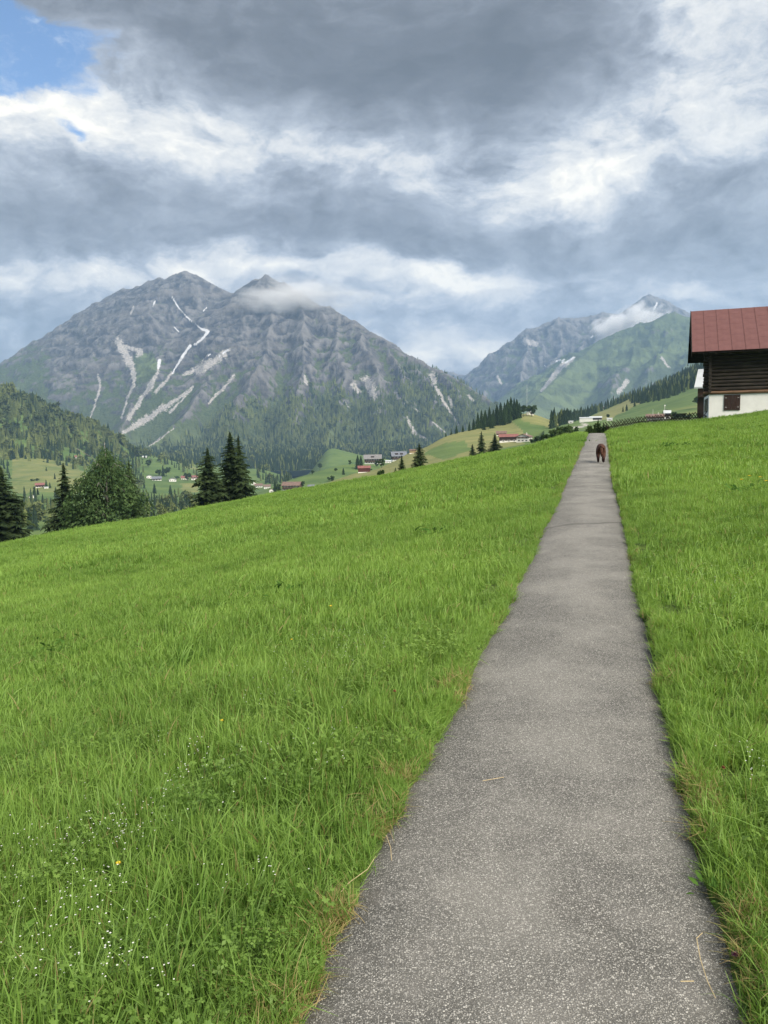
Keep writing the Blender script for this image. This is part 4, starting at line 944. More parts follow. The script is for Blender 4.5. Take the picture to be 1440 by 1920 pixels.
# ================================================================== BUILDINGS
def chalet(name, label, px, py, wpx, sheet, dep=0.7, hw=0.28, low=0.5, rise=0.22, over=0.10, gable=False, yaw=0.0, lower='far_white', upper='wood', roof='brown_roof',
           nwin=3, rows=1, chimney=False, balcony=False, d=None, cat='house', group=None, dormer=0, loc=None):
    """far house: lower and upper walls, two roof slabs, windows; sizes as fractions of the width seen in the photo"""
    q = None
    if loc is not None: q = np.array(loc)
    elif d is not None: q = P(px, py, d)
    else:
        for dy in range(0, 30):
            q = hit(px, py + dy, sheet)
            if q is not None: break
    dd = float(proj(q)[2]); w = wpx * dd / F; D = w * dep; H = w * hw; rs = w * rise; ov = w * over; hl = H * low
    az = math.atan2(q[0], q[1]); e = empty(name, tuple(q), -az + R(yaw), label, cat, group)
    MB().box((0, D / 2, hl / 2 - 1.5), (w, D, hl + 3)).build('wall', M[lower], e)
    W2 = w * 0.996; D2 = D * 0.996; y0 = D * .002
    if gable:
        pts = [(-W2 / 2, y0, hl), (W2 / 2, y0, hl), (W2 / 2, y0, H), (0, y0, H + rs), (-W2 / 2, y0, H)]; MB().prism(pts, (0, D2, 0)).build('upper_wall', M[upper], e)
        hx, s = w / 2 + ov, rs / (w / 2); t = max(0.18, w * 0.02); rb = MB(); y1, L = -ov, D + 2 * ov
        for sg in (-1, 1):
            rb.prism([(0, y1, H + rs + .05), (sg * hx, y1, H - s * ov + .05), (sg * hx, y1, H - s * ov + t + .05), (0, y1, H + rs + t + .05)], (0, L, 0))
    else:
        pts = [(-W2 / 2, y0, hl), (-W2 / 2, y0 + D2, hl), (-W2 / 2, y0 + D2, H), (-W2 / 2, D / 2, H + rs), (-W2 / 2, y0, H)]; MB().prism(pts, (W2, 0, 0)).build('upper_wall', M[upper], e)
        s = rs / (D / 2); t = max(0.18, w * 0.02); rb = MB(); x1, L = -w / 2 - ov, w + 2 * ov
        for sg in (-1, 1):
            yo = D / 2 + sg * (D / 2 + ov)
            rb.prism([(x1, D / 2, H + rs + .05), (x1, yo, H - s * ov + .05), (x1, yo, H - s * ov + t + .05), (x1, D / 2, H + rs + t + .05)], (L, 0, 0))
    ro = rb.build('roof', M[roof], e)
    if chimney: MB().box((w * .2, D * .45, H + rs * 1.1), (w * .05, w * .05, rs * .9)).build('chimney', M['far_white'], ro)
    for k in range(dormer):
        x = (k - (dormer - 1) / 2) * w * .34
        MB().box((x, D * .22, H + rs * .42), (w * .2, D * .3, rs * .5)).build('dormer', M[upper], ro)
    for r_ in range(rows):
        zc = (H * (0.30 + 0.50 * r_ / max(1, rows - 1))) if rows > 1 else H * (0.45 if low > .8 else 0.26)
        for k in range(nwin):
            x = ((k + .5) / nwin - .5) * w * .88; ww, wh = w * .42 / nwin, H * (.2 if rows > 1 else .26)
            f = MB().box((x, -.02, zc), (ww, .12, wh)).build('window', M['dark_wood'] if zc < hl else M['far_white'], e)
            MB().box((x, -.09, zc), (ww * .72, .06, wh * .72)).build('pane', M['pane'], f)
    if balcony: MB().box((0, -w * .04, hl + H * .10), (w * .96, w * .07, H * .13)).build('balcony', M['wood'] if upper != 'wood' else M['dark_wood'], e)
    return e
HS, GH, VL, RH = ['hay_slope'], ['green_hill'], ['valley_floor', 'wooded_hill'], ['right_hillside']
chalet('red_shed', 'dark red shed with a red roof on the hay slope', 683, 882, 23, HS, .6, .36, .12, .16, .04, upper='red_wood', roof='red_roof', nwin=0, cat='shed')
chalet('hotel', 'long grey-roofed hotel with rows of balconies, left of the two', 699, 868, 31, GH, .5, .34, .35, .20, .06, upper='dark_wood', roof='grey_roof', nwin=6, rows=2, balcony=True, cat='hotel', dormer=1)
chalet('hotel', 'slate-roofed hotel with dormers, right of the two', 749, 864, 27, GH, .6, .36, .3, .26, .06, yaw=10, upper='dark_wood', roof='slate_roof', nwin=4, rows=2, balcony=True, cat='hotel', dormer=2)
chalet('annex', 'small white annex between the two hotels', 728, 868, 11, GH, .7, .3, .9, .12, .05, upper='far_white', roof='metal_roof', nwin=2)
chalet('metal_shed', 'low pale metal-roofed shed at the edge of the near meadow', 730, 897, 12, HS, .8, .35, .9, .2, .05, upper='wood', roof='metal_roof', nwin=0, d=150, cat='shed')
chalet('hay_barn', 'small tan barn behind the bushy spruce', 774, 850, 12, HS, .7, .45, .1, .14, .08, upper='tan_wood', roof='brown_roof', nwin=0, cat='barn')
chalet('farmhouse', 'white farmhouse with brown gable right of the long red roof', 980, 829, 24, HS, 1.1, .42, .8, .20, .09, gable=True, yaw=-14, upper='far_white', roof='brown_roof', nwin=3, rows=2, balcony=True, chimney=True)
chalet('cow_barn', 'long low barn with a red roof beside the white farmhouse', 954, 829, 34, HS, .45, .30, .25, .12, .05, yaw=4, upper='dark_wood', roof='red_roof', nwin=3, cat='barn')
chalet('farm_shed', 'brown-roofed shed uphill behind the red-roofed barn', 940, 817, 18, HS, .6, .25, .3, .22, .06, upper='wood', roof='brown_roof', nwin=0, cat='shed')
chalet('chapel', 'tiny white chapel on top of the green knoll', 996, 778, 9, HS, .8, .55, .9, .14, .04, upper='far_white', roof='grey_roof', nwin=1, cat='chapel')
chalet('gate_hut', 'narrow white hut below the mast on the knoll', 988.5, 778, 3.2, HS, .9, 1.4, .9, .2, .04, upper='far_white', roof='grey_roof', nwin=1, cat='hut')
chalet('chalet', 'dark-roofed chalet at the edge of the hillside forest', 1050, 794, 17, RH, .8, .25, .8, .2, .1, gable=True, upper='dark_wood', roof='slate_roof', nwin=3)
chalet('low_house', 'low white house right of the dark-roofed chalet', 1067, 794, 15, RH, .5, .25, .9, .06, .03, upper='far_white', roof='metal_roof', nwin=2)
chalet('barn', 'white barn with a pale roof, left and taller of the pair', 1099, 791, 24, RH, .5, .30, .95, .05, .02, upper='far_white', roof='metal_roof', nwin=0, cat='barn')
chalet('barn', 'pale-roofed open barn, right of the pair', 1117, 789, 22, RH, .5, .26, .3, .10, .03, upper='dark_wood', roof='metal_roof', nwin=0, cat='barn')
chalet('low_house', 'tiny white house left of the lattice fence', 1143, 789, 10, RH, .6, .4, .9, .1, .04, upper='far_white', roof='metal_roof', nwin=1)
chalet('hay_hut', 'lone grey hut high on the right pasture', 1133, 765, 10, RH, .6, .35, .2, .12, .08, upper='wood', roof='grey_roof', nwin=0, cat='hut')
chalet('house', 'white house with a brown-red roof behind the lattice fence', 1228, 789, 30, RH, .6, .24, .7, .17, .06, upper='wood', roof='brown_roof', nwin=4, balcony=True, chimney=True)
chalet('small_house', 'small pale-roofed house right of the white pole', 1251, 786, 12, RH, .6, 1.0, .4, .35, .08, upper='dark_wood', roof='metal_roof', nwin=1)
chalet('chalet', 'red-roofed chalet on the left pasture', 75, 914, 15, VL, .7, .34, .35, .20, .08, upper='red_wood', roof='red_roof', nwin=3, balcony=True)
chalet('chalet', 'white grey-roofed chalet below the red-roofed one', 61, 934, 15, VL, .7, .16, .9, .2, .08, gable=True, upper='far_white', roof='grey_roof', nwin=3)
chalet('hut', 'little white hut in front of two spruces', 87, 916, 7, VL, .6, .3, .9, .1, .05, upper='far_white', roof='metal_roof', nwin=1, cat='hut')
chalet('farmhouse', 'pink-roofed white farmhouse on the bright strip above the left pasture', 147, 862, 11, VL, .8, .5, .8, .22, .08, upper='far_white', roof='red_roof', nwin=2)
chalet('hut', 'pale hut on the bright knoll above the valley', 271, 858, 8, VL, .6, .22, .6, .15, .06, upper='tan_wood', roof='metal_roof', nwin=0, cat='hut')
chalet('house', 'white house left of the slate-roofed farm', 280, 897, 10, VL, .8, .4, .9, .2, .08, gable=True, upper='far_white', roof='grey_roof', nwin=2)
chalet('farmhouse', 'slate-roofed dark farm in the valley', 294, 901, 17, VL, .7, .22, .35, .2, .06, upper='dark_wood', roof='slate_roof', nwin=3)
chalet('house', 'white gabled house on the valley meadow', 324, 903, 13, VL, .8, .32, .9, .2, .1, gable=True, upper='far_white', roof='grey_roof', nwin=3)
chalet('house', 'pink-roofed house left of the round valley tree', 346, 899, 12, VL, .7, .3, .5, .26, .06, upper='tan_wood', roof='red_roof', nwin=3)
chalet('house', 'pink-roofed house right of the round valley tree', 365, 900, 12, VL, .8, .45, .5, .24, .06, upper='red_wood', roof='red_roof', nwin=2, rows=2)
chalet('house', 'white village house nearest to the tall spruce', 476, 909, 9, VL, .8, .4, .9, .2, .08, gable=True, upper='far_white', roof='grey_roof', nwin=2)
chalet('house', 'brown-roofed white village house in the middle of the row', 485, 914, 14, VL, .8, .28, .9, .2, .08, upper='far_white', roof='brown_roof', nwin=3)
chalet('house', 'brown-roofed village house at the right of the row', 501, 916, 12, VL, .8, .35, .7, .24, .08, upper='far_white', roof='brown_roof', nwin=3)
chalet('house', 'small white village house beside the dark spruce', 509, 923, 8, GH, .8, .5, .9, .25, .08, gable=True, upper='far_white', roof='brown_roof', nwin=1)
chalet('timber_hotel', 'large dark timber hotel with balconies above the near meadow edge', 545, 921, 32, GH, .8, .34, .3, .17, .06, yaw=-14, upper='wood', roof='brown_roof', nwin=5, rows=2, balcony=True, cat='hotel')
chalet('shed', 'slate-roofed brown shed right of the timber hotel', 584, 917, 13, GH + HS, .7, .35, .1, .2, .06, upper='wood', roof='slate_roof', nwin=0, cat='shed')
chalet('metal_shed', 'pale flat shed roof peeping over the meadow left of the paired spruces', 331, 972, 17, None, .7, .35, .9, .1, .03, upper='wood', roof='metal_roof', nwin=0, d=135, cat='shed')
# poles
def pole(label, px, y0, y1, sheet, r=.18, arm=False):
    q = None
    for dy in range(0, 25):
        q = hit(px, y1 + dy, sheet)
        if q is not None: break
    d = float(proj(q)[2]); H = (y1 - y0) * d / F
    e = empty('mast', tuple(q), 0, label, 'mast')
    MB().tube([(0, 0, -.5), (0, 0, H * .5), (0, 0, H)], [r, r * .8, r * .45], 8).build('post', M['pole'], e, True)
    MB().box((0, 0, H * .98), (r * 5 if arm else r * 2.5, r * 2, r * (5 if arm else 1.5))).build('head', M['pole'], e)
pole('tall thin pale mast behind the knoll top', 988, 722, 778, HS, .14)
pole('white lamp mast beside the house behind the fence', 1246, 760, 789, RH, .16, True)
pole('thin white flagpole in front of the house behind the fence', 1224, 768, 789, RH, .12)

# ---- the log barn ----------------------------------------------------------
def m_roofpanel():
    m, g, o = new_mat('red_sheet_roof')
    p = obj_pos(g); rnd = g.n.new('ShaderNodeObjectInfo').outputs['Random']
    n = g.noise(p, 1.6, 6, 0.65); st = g.noise(g.v('MULTIPLY', p, (0.6, 12, 1)), 1.0, 5, 0.6)
    c = g.mix(g.ss(n, 0.3, 0.7), (0.108, 0.045, 0.042), (0.145, 0.064, 0.059))
    c = g.mix(g.mul(rnd, 0.22), c, (0.155, 0.070, 0.064))
    c = g.mix(g.mul(g.ss(st, 0.55, 0.75), 0.5), c, (0.11, 0.05, 0.046))
    principled(g, o, c, 0.55, g.bump(st, 0.15, 0.02), 0.35); return m
M['roof_panel'] = m_roofpanel()
def log_barn():
    c0 = P(1328.5, 784, 58.0)
    e = empty('log_barn', tuple(c0), R(-20), 'dark log barn with red sheet roof and whitewashed base, at the right edge', 'barn')
    Lx, Dy, zb = 11.0, 8.0, 1.74
    base = MB().box((Lx / 2, Dy / 2, zb / 2 - 1.0), (Lx, Dy, zb + 2.0)).build('base_wall', M['white_wall'], e)
    # inner core behind the logs and the gables
    ze, zr, ov = 4.72, 8.30, 1.12; sl = (zr - ze) / (Dy / 2 + ov)
    zw = ze + sl * ov
    MB().prism([(0.10, 0.12, zb), (0.10, Dy - .12, zb), (0.10, Dy - .12, zw - .15), (0.10, Dy / 2, zr - .2), (0.10, .12, zw - .15)], (Lx - .2, 0, 0)).build('inner_wall', M['soffit'], e)
    lh = 0.262
    def logmesh(L, mat, seed):
        r = np.random.default_rng(seed); n = 9; m = MB()
        pts = [(L * k / n, r.normal(0, .008), r.normal(0, .006)) for k in range(n + 1)]
        rad = [lh * .50 * (1 + r.normal(0, .03)) for _ in pts]; m.tube(pts, rad, 8); return m.mesh('log', mat, False)
    fr = [logmesh(Lx + .75, M['dark_log'], s) for s in range(3)]; sd = [logmesh(Dy + .75, M['dark_log'], s + 5) for s in range(3)]
    sill = logmesh(Lx + .9, M['brown_log'], 11)
    nlog = int((zw - zb) / lh)
    for i in range(nlog):
        z = zb + lh * (i + .5)
        o = obj('log', sill if i == 0 else fr[i % 3], e, (-0.42 + 0.05 * math.sin(i * 2.1), 0.02 if i else -0.03, z), (0, 0, 0)); o.rotation_euler[0] = i * 1.3
        if i == 0: o['label'] = 'brown weathered sill log'
        obj('log', sd[i % 3], e, (0.02, (-0.42 + 0.05 * math.cos(i * 1.7)) if z + lh * 1.2 < ze + sl * (ov - .5) else 0.35, z + lh * .5), (0, 0, R(90)))
        if z + lh * 1.2 >= ze + sl * (ov - .5): e.children[-1].scale = (0.88, 1, 1)
    k = 0
    while zw + lh * k < zr - .5:                                   # gable boards
        z = zw + lh * k; half = (zr - z - .3) / sl
        MB().box((0.05, Dy / 2, z), (.10, 2 * half, lh * .94)).build('gable_board', M['dark_log'], e); k += 1
    # roof: deck, rafters, sheet panels
    x0, x1 = -1.28, Lx + 1.28; deck = MB()
    for sg in (-1, 1):
        yo = Dy / 2 + sg * (Dy / 2 + ov)
        deck.prism([(x0, Dy / 2, zr), (x0, yo, ze), (x0, yo, ze + .13), (x0, Dy / 2, zr + .13)], (x1 - x0, 0, 0))
    rf = deck.build('roof', M['soffit'], e)
    slope_len = math.hypot(Dy / 2 + ov, zr - ze); pitch = math.atan2(zr - ze, Dy / 2 + ov)
    ncol, cw = 15, (x1 - x0) / 15; rows = (0.0, .36, .62, .86, 1.0)
    cache = {}
    for side in (-1, 1):
        for c in range(ncol):
            st = (0, .05, -.04, .09, -.06)[c % 5]
            rr = [0.0] + [min(.95, max(.06, q + st)) for q in (.27, .53, .78)] + [1.0]
            for a, b in zip(rr[:-1], rr[1:]):
                key = round(b - a, 3)
                if key not in cache:
                    l = (b - a) * slope_len; mb = MB().box((0, 0, 0), (cw - .012, l - .010, .022)); mb.box((cw / 2 - .02, 0, .012), (.022, l - .012, .026)); cache[key] = mb.mesh('roof_panel', M['roof_panel'])
                s = (a + b) / 2 * slope_len; yy = s * math.cos(pitch); zz = s * math.sin(pitch)
                y = -ov + yy if side < 0 else Dy + ov - yy
                o = obj('roof_panel', cache[key], rf, (x0 + cw * (c + .5), y + side * math.sin(pitch) * .145, ze + zz + math.cos(pitch) * .145 + .004 + .002 * ((c * 7) % 3)), (pitch if side < 0 else -pitch, 0, 0))
    for sg in (-1, 1):                                             # barge boards on the near gable
        yo = Dy / 2 + sg * (Dy / 2 + ov)
        MB().prism([(x0 - .05, Dy / 2, zr - .22), (x0 - .05, yo, ze - .22), (x0 - .05, yo, ze + .17), (x0 - .05, Dy / 2, zr + .17)], (.048, 0, 0)).build('barge_board', M['soffit'], rf)
    for xx in np.arange(.3, Lx + .2, .95):
        MB().prism([(xx, -ov + .05, ze - .15 + .03), (xx, .1, zw - .15 + .02), (xx, .1, zw - .02), (xx, -ov + .05, ze + .035)], (.12, 0, 0)).build('rafter', M['dark_log'], rf)
    # shuttered window on the whitewashed wall, slit windows on the gable side
    wx, wz, ww, wh = 1.58, 1.12, 0.98, 1.02
    fr_ = MB(); fr_.box((wx, -.015, wz + wh / 2 + .03), (ww + .12, .07, .06)); fr_.box((wx, -.015, wz - wh / 2 - .03), (ww + .12, .09, .06))
    for s in (-1, 1): fr_.box((wx + s * (ww / 2 + .03), -.015, wz), (.06, .07, wh))
    win = fr_.build('window', M['shutter'], e)
    for s in (-1, 1):
        sh = MB()
        for k in range(4): sh.box((wx + s * (ww / 4) + (k - 1.5) * ww / 8.2, -.03, wz), (ww / 8.6, .035, wh - .02))
        sho = sh.build('shutter', M['shutter'], win)
        for t in (-1, 1): MB().box((wx + s * (ww / 2 - .07), -.055, wz + t * wh * .34), (.12, .02, .05)).build('hinge', M['iron'], win)
    for yy in (1.9, 3.6, 5.6):
        f = MB().box((-.012, yy, 1.0), (.06, .75, 1.05)).build('window', M['soffit'], e)
        MB().box((-.05, yy, 1.0), (.02, .6, .9)).build('pane', M['pane'], f)
log_barn()
# neighbour behind the barn: only its pale roof and timber balcony look out
chalet('neighbour_house', 'pale-roofed timber house peeping out behind the left gable of the log barn', 1354, 757, 88, None, .6, .40, .35, .33, .06, yaw=-10, lower='dark_wood', upper='wood', roof='metal_roof', nwin=4, balcony=True, d=92)

# ---- crossed-slat fence ----------------------------------------------------
def lattice_fence():
    a = P(1138, 800, 63); b = P(1322, 789, 60.5); a[2] = float(ground(a[0], a[1])); b[2] = float(ground(b[0], b[1]))
    L = math.hypot(b[0] - a[0], b[1] - a[1]); ang = math.atan2(b[1] - a[1], b[0] - a[0])
    e = empty('lattice_fence', tuple(a), ang, 'dark crossed-slat wooden fence running from the path end to the log barn', 'fence')
    def gz(s): return float(ground(a[0] + math.cos(ang) * s, a[1] + math.sin(ang) * s)) - a[2]
    h = 1.16
    me = {s: MB().box((0, 0, 0), (.06, .03, 1.4)).mesh('slat', M['fence']) for s in (0,)}[0]
    n = int(L / .21)
    for i in range(n):
        s = L * (i + .5) / n; z = gz(s) + h * .5
        for sg in (-1, 1):
            obj('slat', me, e, (s, sg * .022, z + .02 * math.sin(i * 2.7)), (0, sg * R(38 + 2 * math.sin(i * 1.9)), 0))
    k = int(L / 2.2)
    pm = MB().tube([(0, 0, -.2), (0, 0, .9)], .05, 7).mesh('post', M['fence'])
    for i in range(k + 1): obj('post', pm, e, (L * i / k, .09, gz(L * i / k)))
    for zz in (.28, .74):
        m = MB()
        m.tube([(L * i / 12, .055, gz(L * i / 12) + zz) for i in range(13)], .03, 6); m.build('rail', M['fence'], e)
lattice_fence()

# ================================================================== THE DOG
def m_fur():
    m, g, o = new_mat('red_brown_fur')
    p = obj_pos(g); n = g.noise(g.v('MULTIPLY', p, (14, 14, 5)), 2.0, 6, 0.7)
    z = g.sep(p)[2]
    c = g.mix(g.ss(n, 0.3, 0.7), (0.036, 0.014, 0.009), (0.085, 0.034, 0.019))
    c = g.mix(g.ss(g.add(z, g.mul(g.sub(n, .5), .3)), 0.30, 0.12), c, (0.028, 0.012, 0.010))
    principled(g, o, c, 0.75, g.bump(n, 0.8, 0.03), 0.25); return m
M['fur'] = m_fur()
def dog():
    q = pix_ground(1126, 870); e = empty('dog', (q[0], q[1], float(path_z(q[1])) + 0.02), R(-14), 'shaggy red-brown dog walking away along the path with its head down', 'dog')
    V = []; E = []; Rd = []
    def chain(pts, root=None):
        prev = root
        for (x, y, z, r) in pts:
            V.append((x, y, z)); Rd.append(r); i = len(V) - 1
            if prev is not None: E.append((prev, i))
            prev = i
        return prev
    chain([(0, -.30, .520, .180)]); chain([(0, -.08, .535, .150)], 0); chain([(0, .14, .525, .155)], 1); chain([(0, .30, .52, .145)], 2)
    chain([(0, .43, .50, .095), (0, .54, .44, .085), (0, .66, .37, .050), (0, .72, .34, .035)], 3)
    for s, dy in ((-1, .10), (1, -.08)):
        chain([(s * .095, -.31, .44, .085), (s * .098, -.26 + dy * .5, .31, .085), (s * .092, -.42 + dy, .17, .052), (s * .088, -.37 + dy, .045, .044), (s * .088, -.31 + dy, .030, .030)], 0)
    for s, dy in ((-1, -.06), (1, .10)):
        chain([(s * .09, .29, .40, .075), (s * .09, .25 + dy * .4, .29, .052), (s * .085, .29 + dy, .14, .034), (s * .085, .31 + dy, .04, .036), (s * .085, .36 + dy, .028, .028)], 3)
    chain([(0, -.44, .57, .048), (.015, -.52, .45, .058), (.02, -.54, .32, .055), (.015, -.52, .22, .022)], 0)
    me = bpy.data.meshes.new('body'); me.from_pydata(V, E, []); o = obj('body', me)
    o.modifiers.new('skin', 'SKIN'); sv = me.skin_vertices[0].data
    for i, r in enumerate(Rd): sv[i].radius = (r, r); sv[i].use_root = (i == 0)
    o.modifiers.new('sub', 'SUBSURF').levels = 2
    dg = bpy.context.evaluated_depsgraph_get(); m2 = bpy.data.meshes.new_from_object(o.evaluated_get(dg)); m2.name = 'body'
    n = len(m2.vertices); co = np.empty(n * 3, np.float32); m2.vertices.foreach_get('co', co); co = co.reshape(-1, 3)
    nr = np.array([v.normal for v in m2.vertices]); k = fbm(co[:, 0] * 16 + co[:, 1] * 5, co[:, 2] * 9 + co[:, 1] * 7, 3)
    co += nr * (0.014 * k * np.clip((co[:, 2] - .1) / .2, 0, 1))[:, None]; m2.vertices.foreach_set('co', co.ravel()); m2.update()
    bpy.data.objects.remove(o); m2.materials.clear(); m2.materials.append(M['fur'])
    m2.polygons.foreach_set('use_smooth', np.ones(len(m2.polygons), bool)); obj('body', m2, e)
    for s in (-1, 1):
        MB().prism([(s * .055, .52, .50), (s * .10, .55, .48), (s * .11, .56, .38), (s * .075, .53, .36)], (0, .02, 0)).build('ear', M['fur'], e)
dog()

# ================================================================== GRASS, HERBS, FLOWERS
def m_grass(name, c0, c1, dry=0.025, trans=0.42):
    m, g, o = new_mat(name)
    oi = g.n.new('ShaderNodeObjectInfo'); rnd = oi.outputs['Random']; loc = oi.outputs['Location']
    big = g.noise(loc, 0.16, 4, 0.6); mid = g.noise(loc, 0.9, 4, 0.6)
    t = g.attr('tip', 'Fac'); br = g.attr('blade', 'Fac')
    f = g.add(g.add(g.mul(g.ss(big, 0.36, 0.64), 0.42), g.mul(g.ss(mid, 0.36, 0.64), 0.28)), g.mul(br, 0.30))
    c = g.mix(f, c0, c1)
    c = g.mix(g.mul(t, 0.35), c, g.v('MULTIPLY', c1, (1.25, 1.1, 1.0)))
    c = g.mix(g.ss(g.add(br, g.mul(rnd, 0.04)), 1.0 - dry, 1.0 - dry * 0.6), c, (0.30, 0.26, 0.11))
    b = g.n.new('ShaderNodeBsdfPrincipled'); g.l.new(c, b.inputs['Base Color']); b.inputs['Roughness'].default_value = 0.5; b.inputs['Specular IOR Level'].default_value = 0.25
    tr = g.n.new('ShaderNodeBsdfTranslucent'); g.l.new(g.v('MULTIPLY', c, (1.2, 1.2, 0.6)), tr.inputs[0])
    x = g.n.new('ShaderNodeMixShader'); x.inputs[0].default_value = trans
    g.l.new(b.outputs[0], x.inputs[1]); g.l.new(tr.outputs[0], x.inputs[2]); g.l.new(x.outputs[0], o.inputs[0]); return m
GC0, GC1 = (0.080, 0.182, 0.034), (0.264, 0.425, 0.096)
M['grass'] = m_grass('grass_blades', GC0, GC1)
M['dry_grass'] = m_grass('dry_grass_blades', (0.20, 0.17, 0.06), (0.42, 0.33, 0.17), 0.5, 0.3)
M['herb'] = m_grass('herb_leaves', (0.075, 0.165, 0.030), (0.205, 0.320, 0.065), 0.0, 0.35)
def blades(seed, n, rad, hmin, hmax, w, seg=4, lean=0.5, flat=0.0):
    """a tuft of curved, tapering blades; attributes: tip 0..1 and one random value for each blade"""
    r = np.random.default_rng(seed); V = []; Fq = []; tip = []; bl = []
    for i in range(n):
        a = r.uniform(0, 6.283); q = rad * math.sqrt(r.random()); bx, by = q * math.cos(a), q * math.sin(a)
        h = r.uniform(hmin, hmax); d = r.uniform(0, 6.283); ln = abs(r.normal(0, lean)) * h + flat * h; cu = r.uniform(0.3, 1.0); fa = r.uniform(0, 3.14); ww = w * r.uniform(0.6, 1.3); k = r.random(); b0 = len(V)
        kink = r.uniform(0.5, 0.9)
        for s in range(seg + 1):
            t = s / seg; off = ln * (t ** (1 + cu)); z = h * (t - 0.35 * min(1, ln / h) * t ** 3)
            if flat: z = h * 0.25 * math.sin(t * 2.6)
            x = bx + math.cos(d) * off; y = by + math.sin(d) * off; wd = ww * (1 - t ** 2.2) * 0.5 + 0.0004
            for sg in (-1, 1):
                V.append((x - sg * math.sin(d + fa * .3) * wd, y + sg * math.cos(d + fa * .3) * wd, z)); tip.append(t); bl.append(k)
        for s in range(seg): Fq.append((b0 + 2 * s, b0 + 2 * s + 1, b0 + 2 * s + 3, b0 + 2 * s + 2))
    return V, Fq, tip, bl
def tuft(name, mat, *a, **k):
    V, Fq, tip, bl = blades(*a, **k); return mesh_np(name, V, Fq, mat, True, {'tip': tip, 'blade': bl})
def leaf_mesh(name, seed, n, rad, hmin, hmax, size, lobes=3, mat=None):
    """low herb: stalks with lobed leaves held flat at the top"""
    r = np.random.default_rng(seed); V = []; Fc = []; tip = []; bl = []
    for i in range(n):
        a = r.uniform(0, 6.283); q = rad * math.sqrt(r.random()); c = np.array([q * math.cos(a), q * math.sin(a), r.uniform(hmin, hmax)])
        nrm = np.array([r.normal(0, .4), r.normal(0, .4), 1]); nrm /= np.linalg.norm(nrm); u = np.cross(nrm, [math.cos(a * 3), math.sin(a * 3), .1]); u /= np.linalg.norm(u); w = np.cross(nrm, u); k = r.random(); s = size * r.uniform(.6, 1.3)
        for L in range(lobes):
            an = (L - (lobes - 1) / 2) * (2.0 if lobes == 3 else 1.0) + r.normal(0, .1); dv = u * math.cos(an) + w * math.sin(an); sv = np.cross(nrm, dv); b0 = len(V)
            for p in (c, c + dv * s * .5 + sv * s * .34 - nrm * s * .05, c + dv * s * 1.0 - nrm * s * .12, c + dv * s * .5 - sv * s * .34 - nrm * s * .05): V.append(tuple(p)); tip.append(.5); bl.append(k * .9)
            Fc.append((b0, b0 + 1, b0 + 2, b0 + 3))
        b0 = len(V); f = c * np.array([.55, .55, 0])
        for p in (f + u * .001, f - u * .001, c - u * .0008, c + u * .0008): V.append(tuple(p)); tip.append(.1); bl.append(.3)
        Fc.append((b0, b0 + 1, b0 + 2, b0 + 3))
    return mesh_np(name, V, Fc, mat or M['herb'], False, {'tip': tip, 'blade': bl})
K_near = [tuft('grass_near_%d' % i, M['grass'], 200 + i, 58, .10, .05, (.15, .21, .13)[i % 3], .0052, 5, (.45, .6, .8)[i % 3]) for i in range(6)]
K_mid = [tuft('grass_mid_%d' % i, M['grass'], 220 + i, 110, .24, .06, (.16, .20, .14)[i % 3], .0085, 4, .55) for i in range(5)]
K_far = [tuft('grass_far_%d' % i, M['grass'], 240 + i, 120, .42, .08, .19, .018, 3, .5) for i in range(5)]
K_dry = [tuft('grass_dry_%d' % i, M['dry_grass'], 260 + i, 24, .06, .03, .10, .0026, 4, .9, flat=(0, .6)[i % 2]) for i in range(4)]
K_herb = [leaf_mesh('herb_%d' % i, 280 + i, (26, 18, 30)[i % 3], .14, .04, (.12, .14, .10)[i % 3], (.012, .012, .009)[i % 3], (3, 5, 3)[i % 3]) for i in range(6)]
def polar(n, r0, r1, a0=-46, a1=46):
    r = np.sqrt(RNG.uniform(r0 ** 2, r1 ** 2, n)); a = np.radians(RNG.uniform(a0, a1, n)); return r * np.sin(a), r * np.cos(a)
def off_path(x, y, m):
    return (x < edge_l(y) - m) | (x > edge_r(y) + m)
def in_barn(x, y):
    c = P(1328.5, 784, 58.0); dx, dy = x - c[0], y - c[1]; u = dx * math.cos(R(20)) - dy * math.sin(R(20)); v = dx * math.sin(R(20)) + dy * math.cos(R(20))
    return (u > -.1) & (u < 11.1) & (v > -.1) & (v < 8.1)
def lay(name, kinds, x, y, s, label, sink=.0, tilt=.12):
    z = ground(x, y) - sink; zx, zy = ground_n(x, y); n = len(x)
    rot = np.stack([RNG.normal(0, tilt, n) + zy * .6, RNG.normal(0, tilt, n) - zx * .6, RNG.uniform(0, 6.283, n)], 1)
    return scatter(name, np.stack([x, y, z], 1), rot, s, RNG.integers(0, len(kinds), n), kinds, label)
def tall(x, y): return np.clip(1.0 + 0.45 * fbm(x / 1.7, y / 1.7, 3) + 0.35 * fbm(x / 7 + 3, y / 7, 2), .45, 1.7)
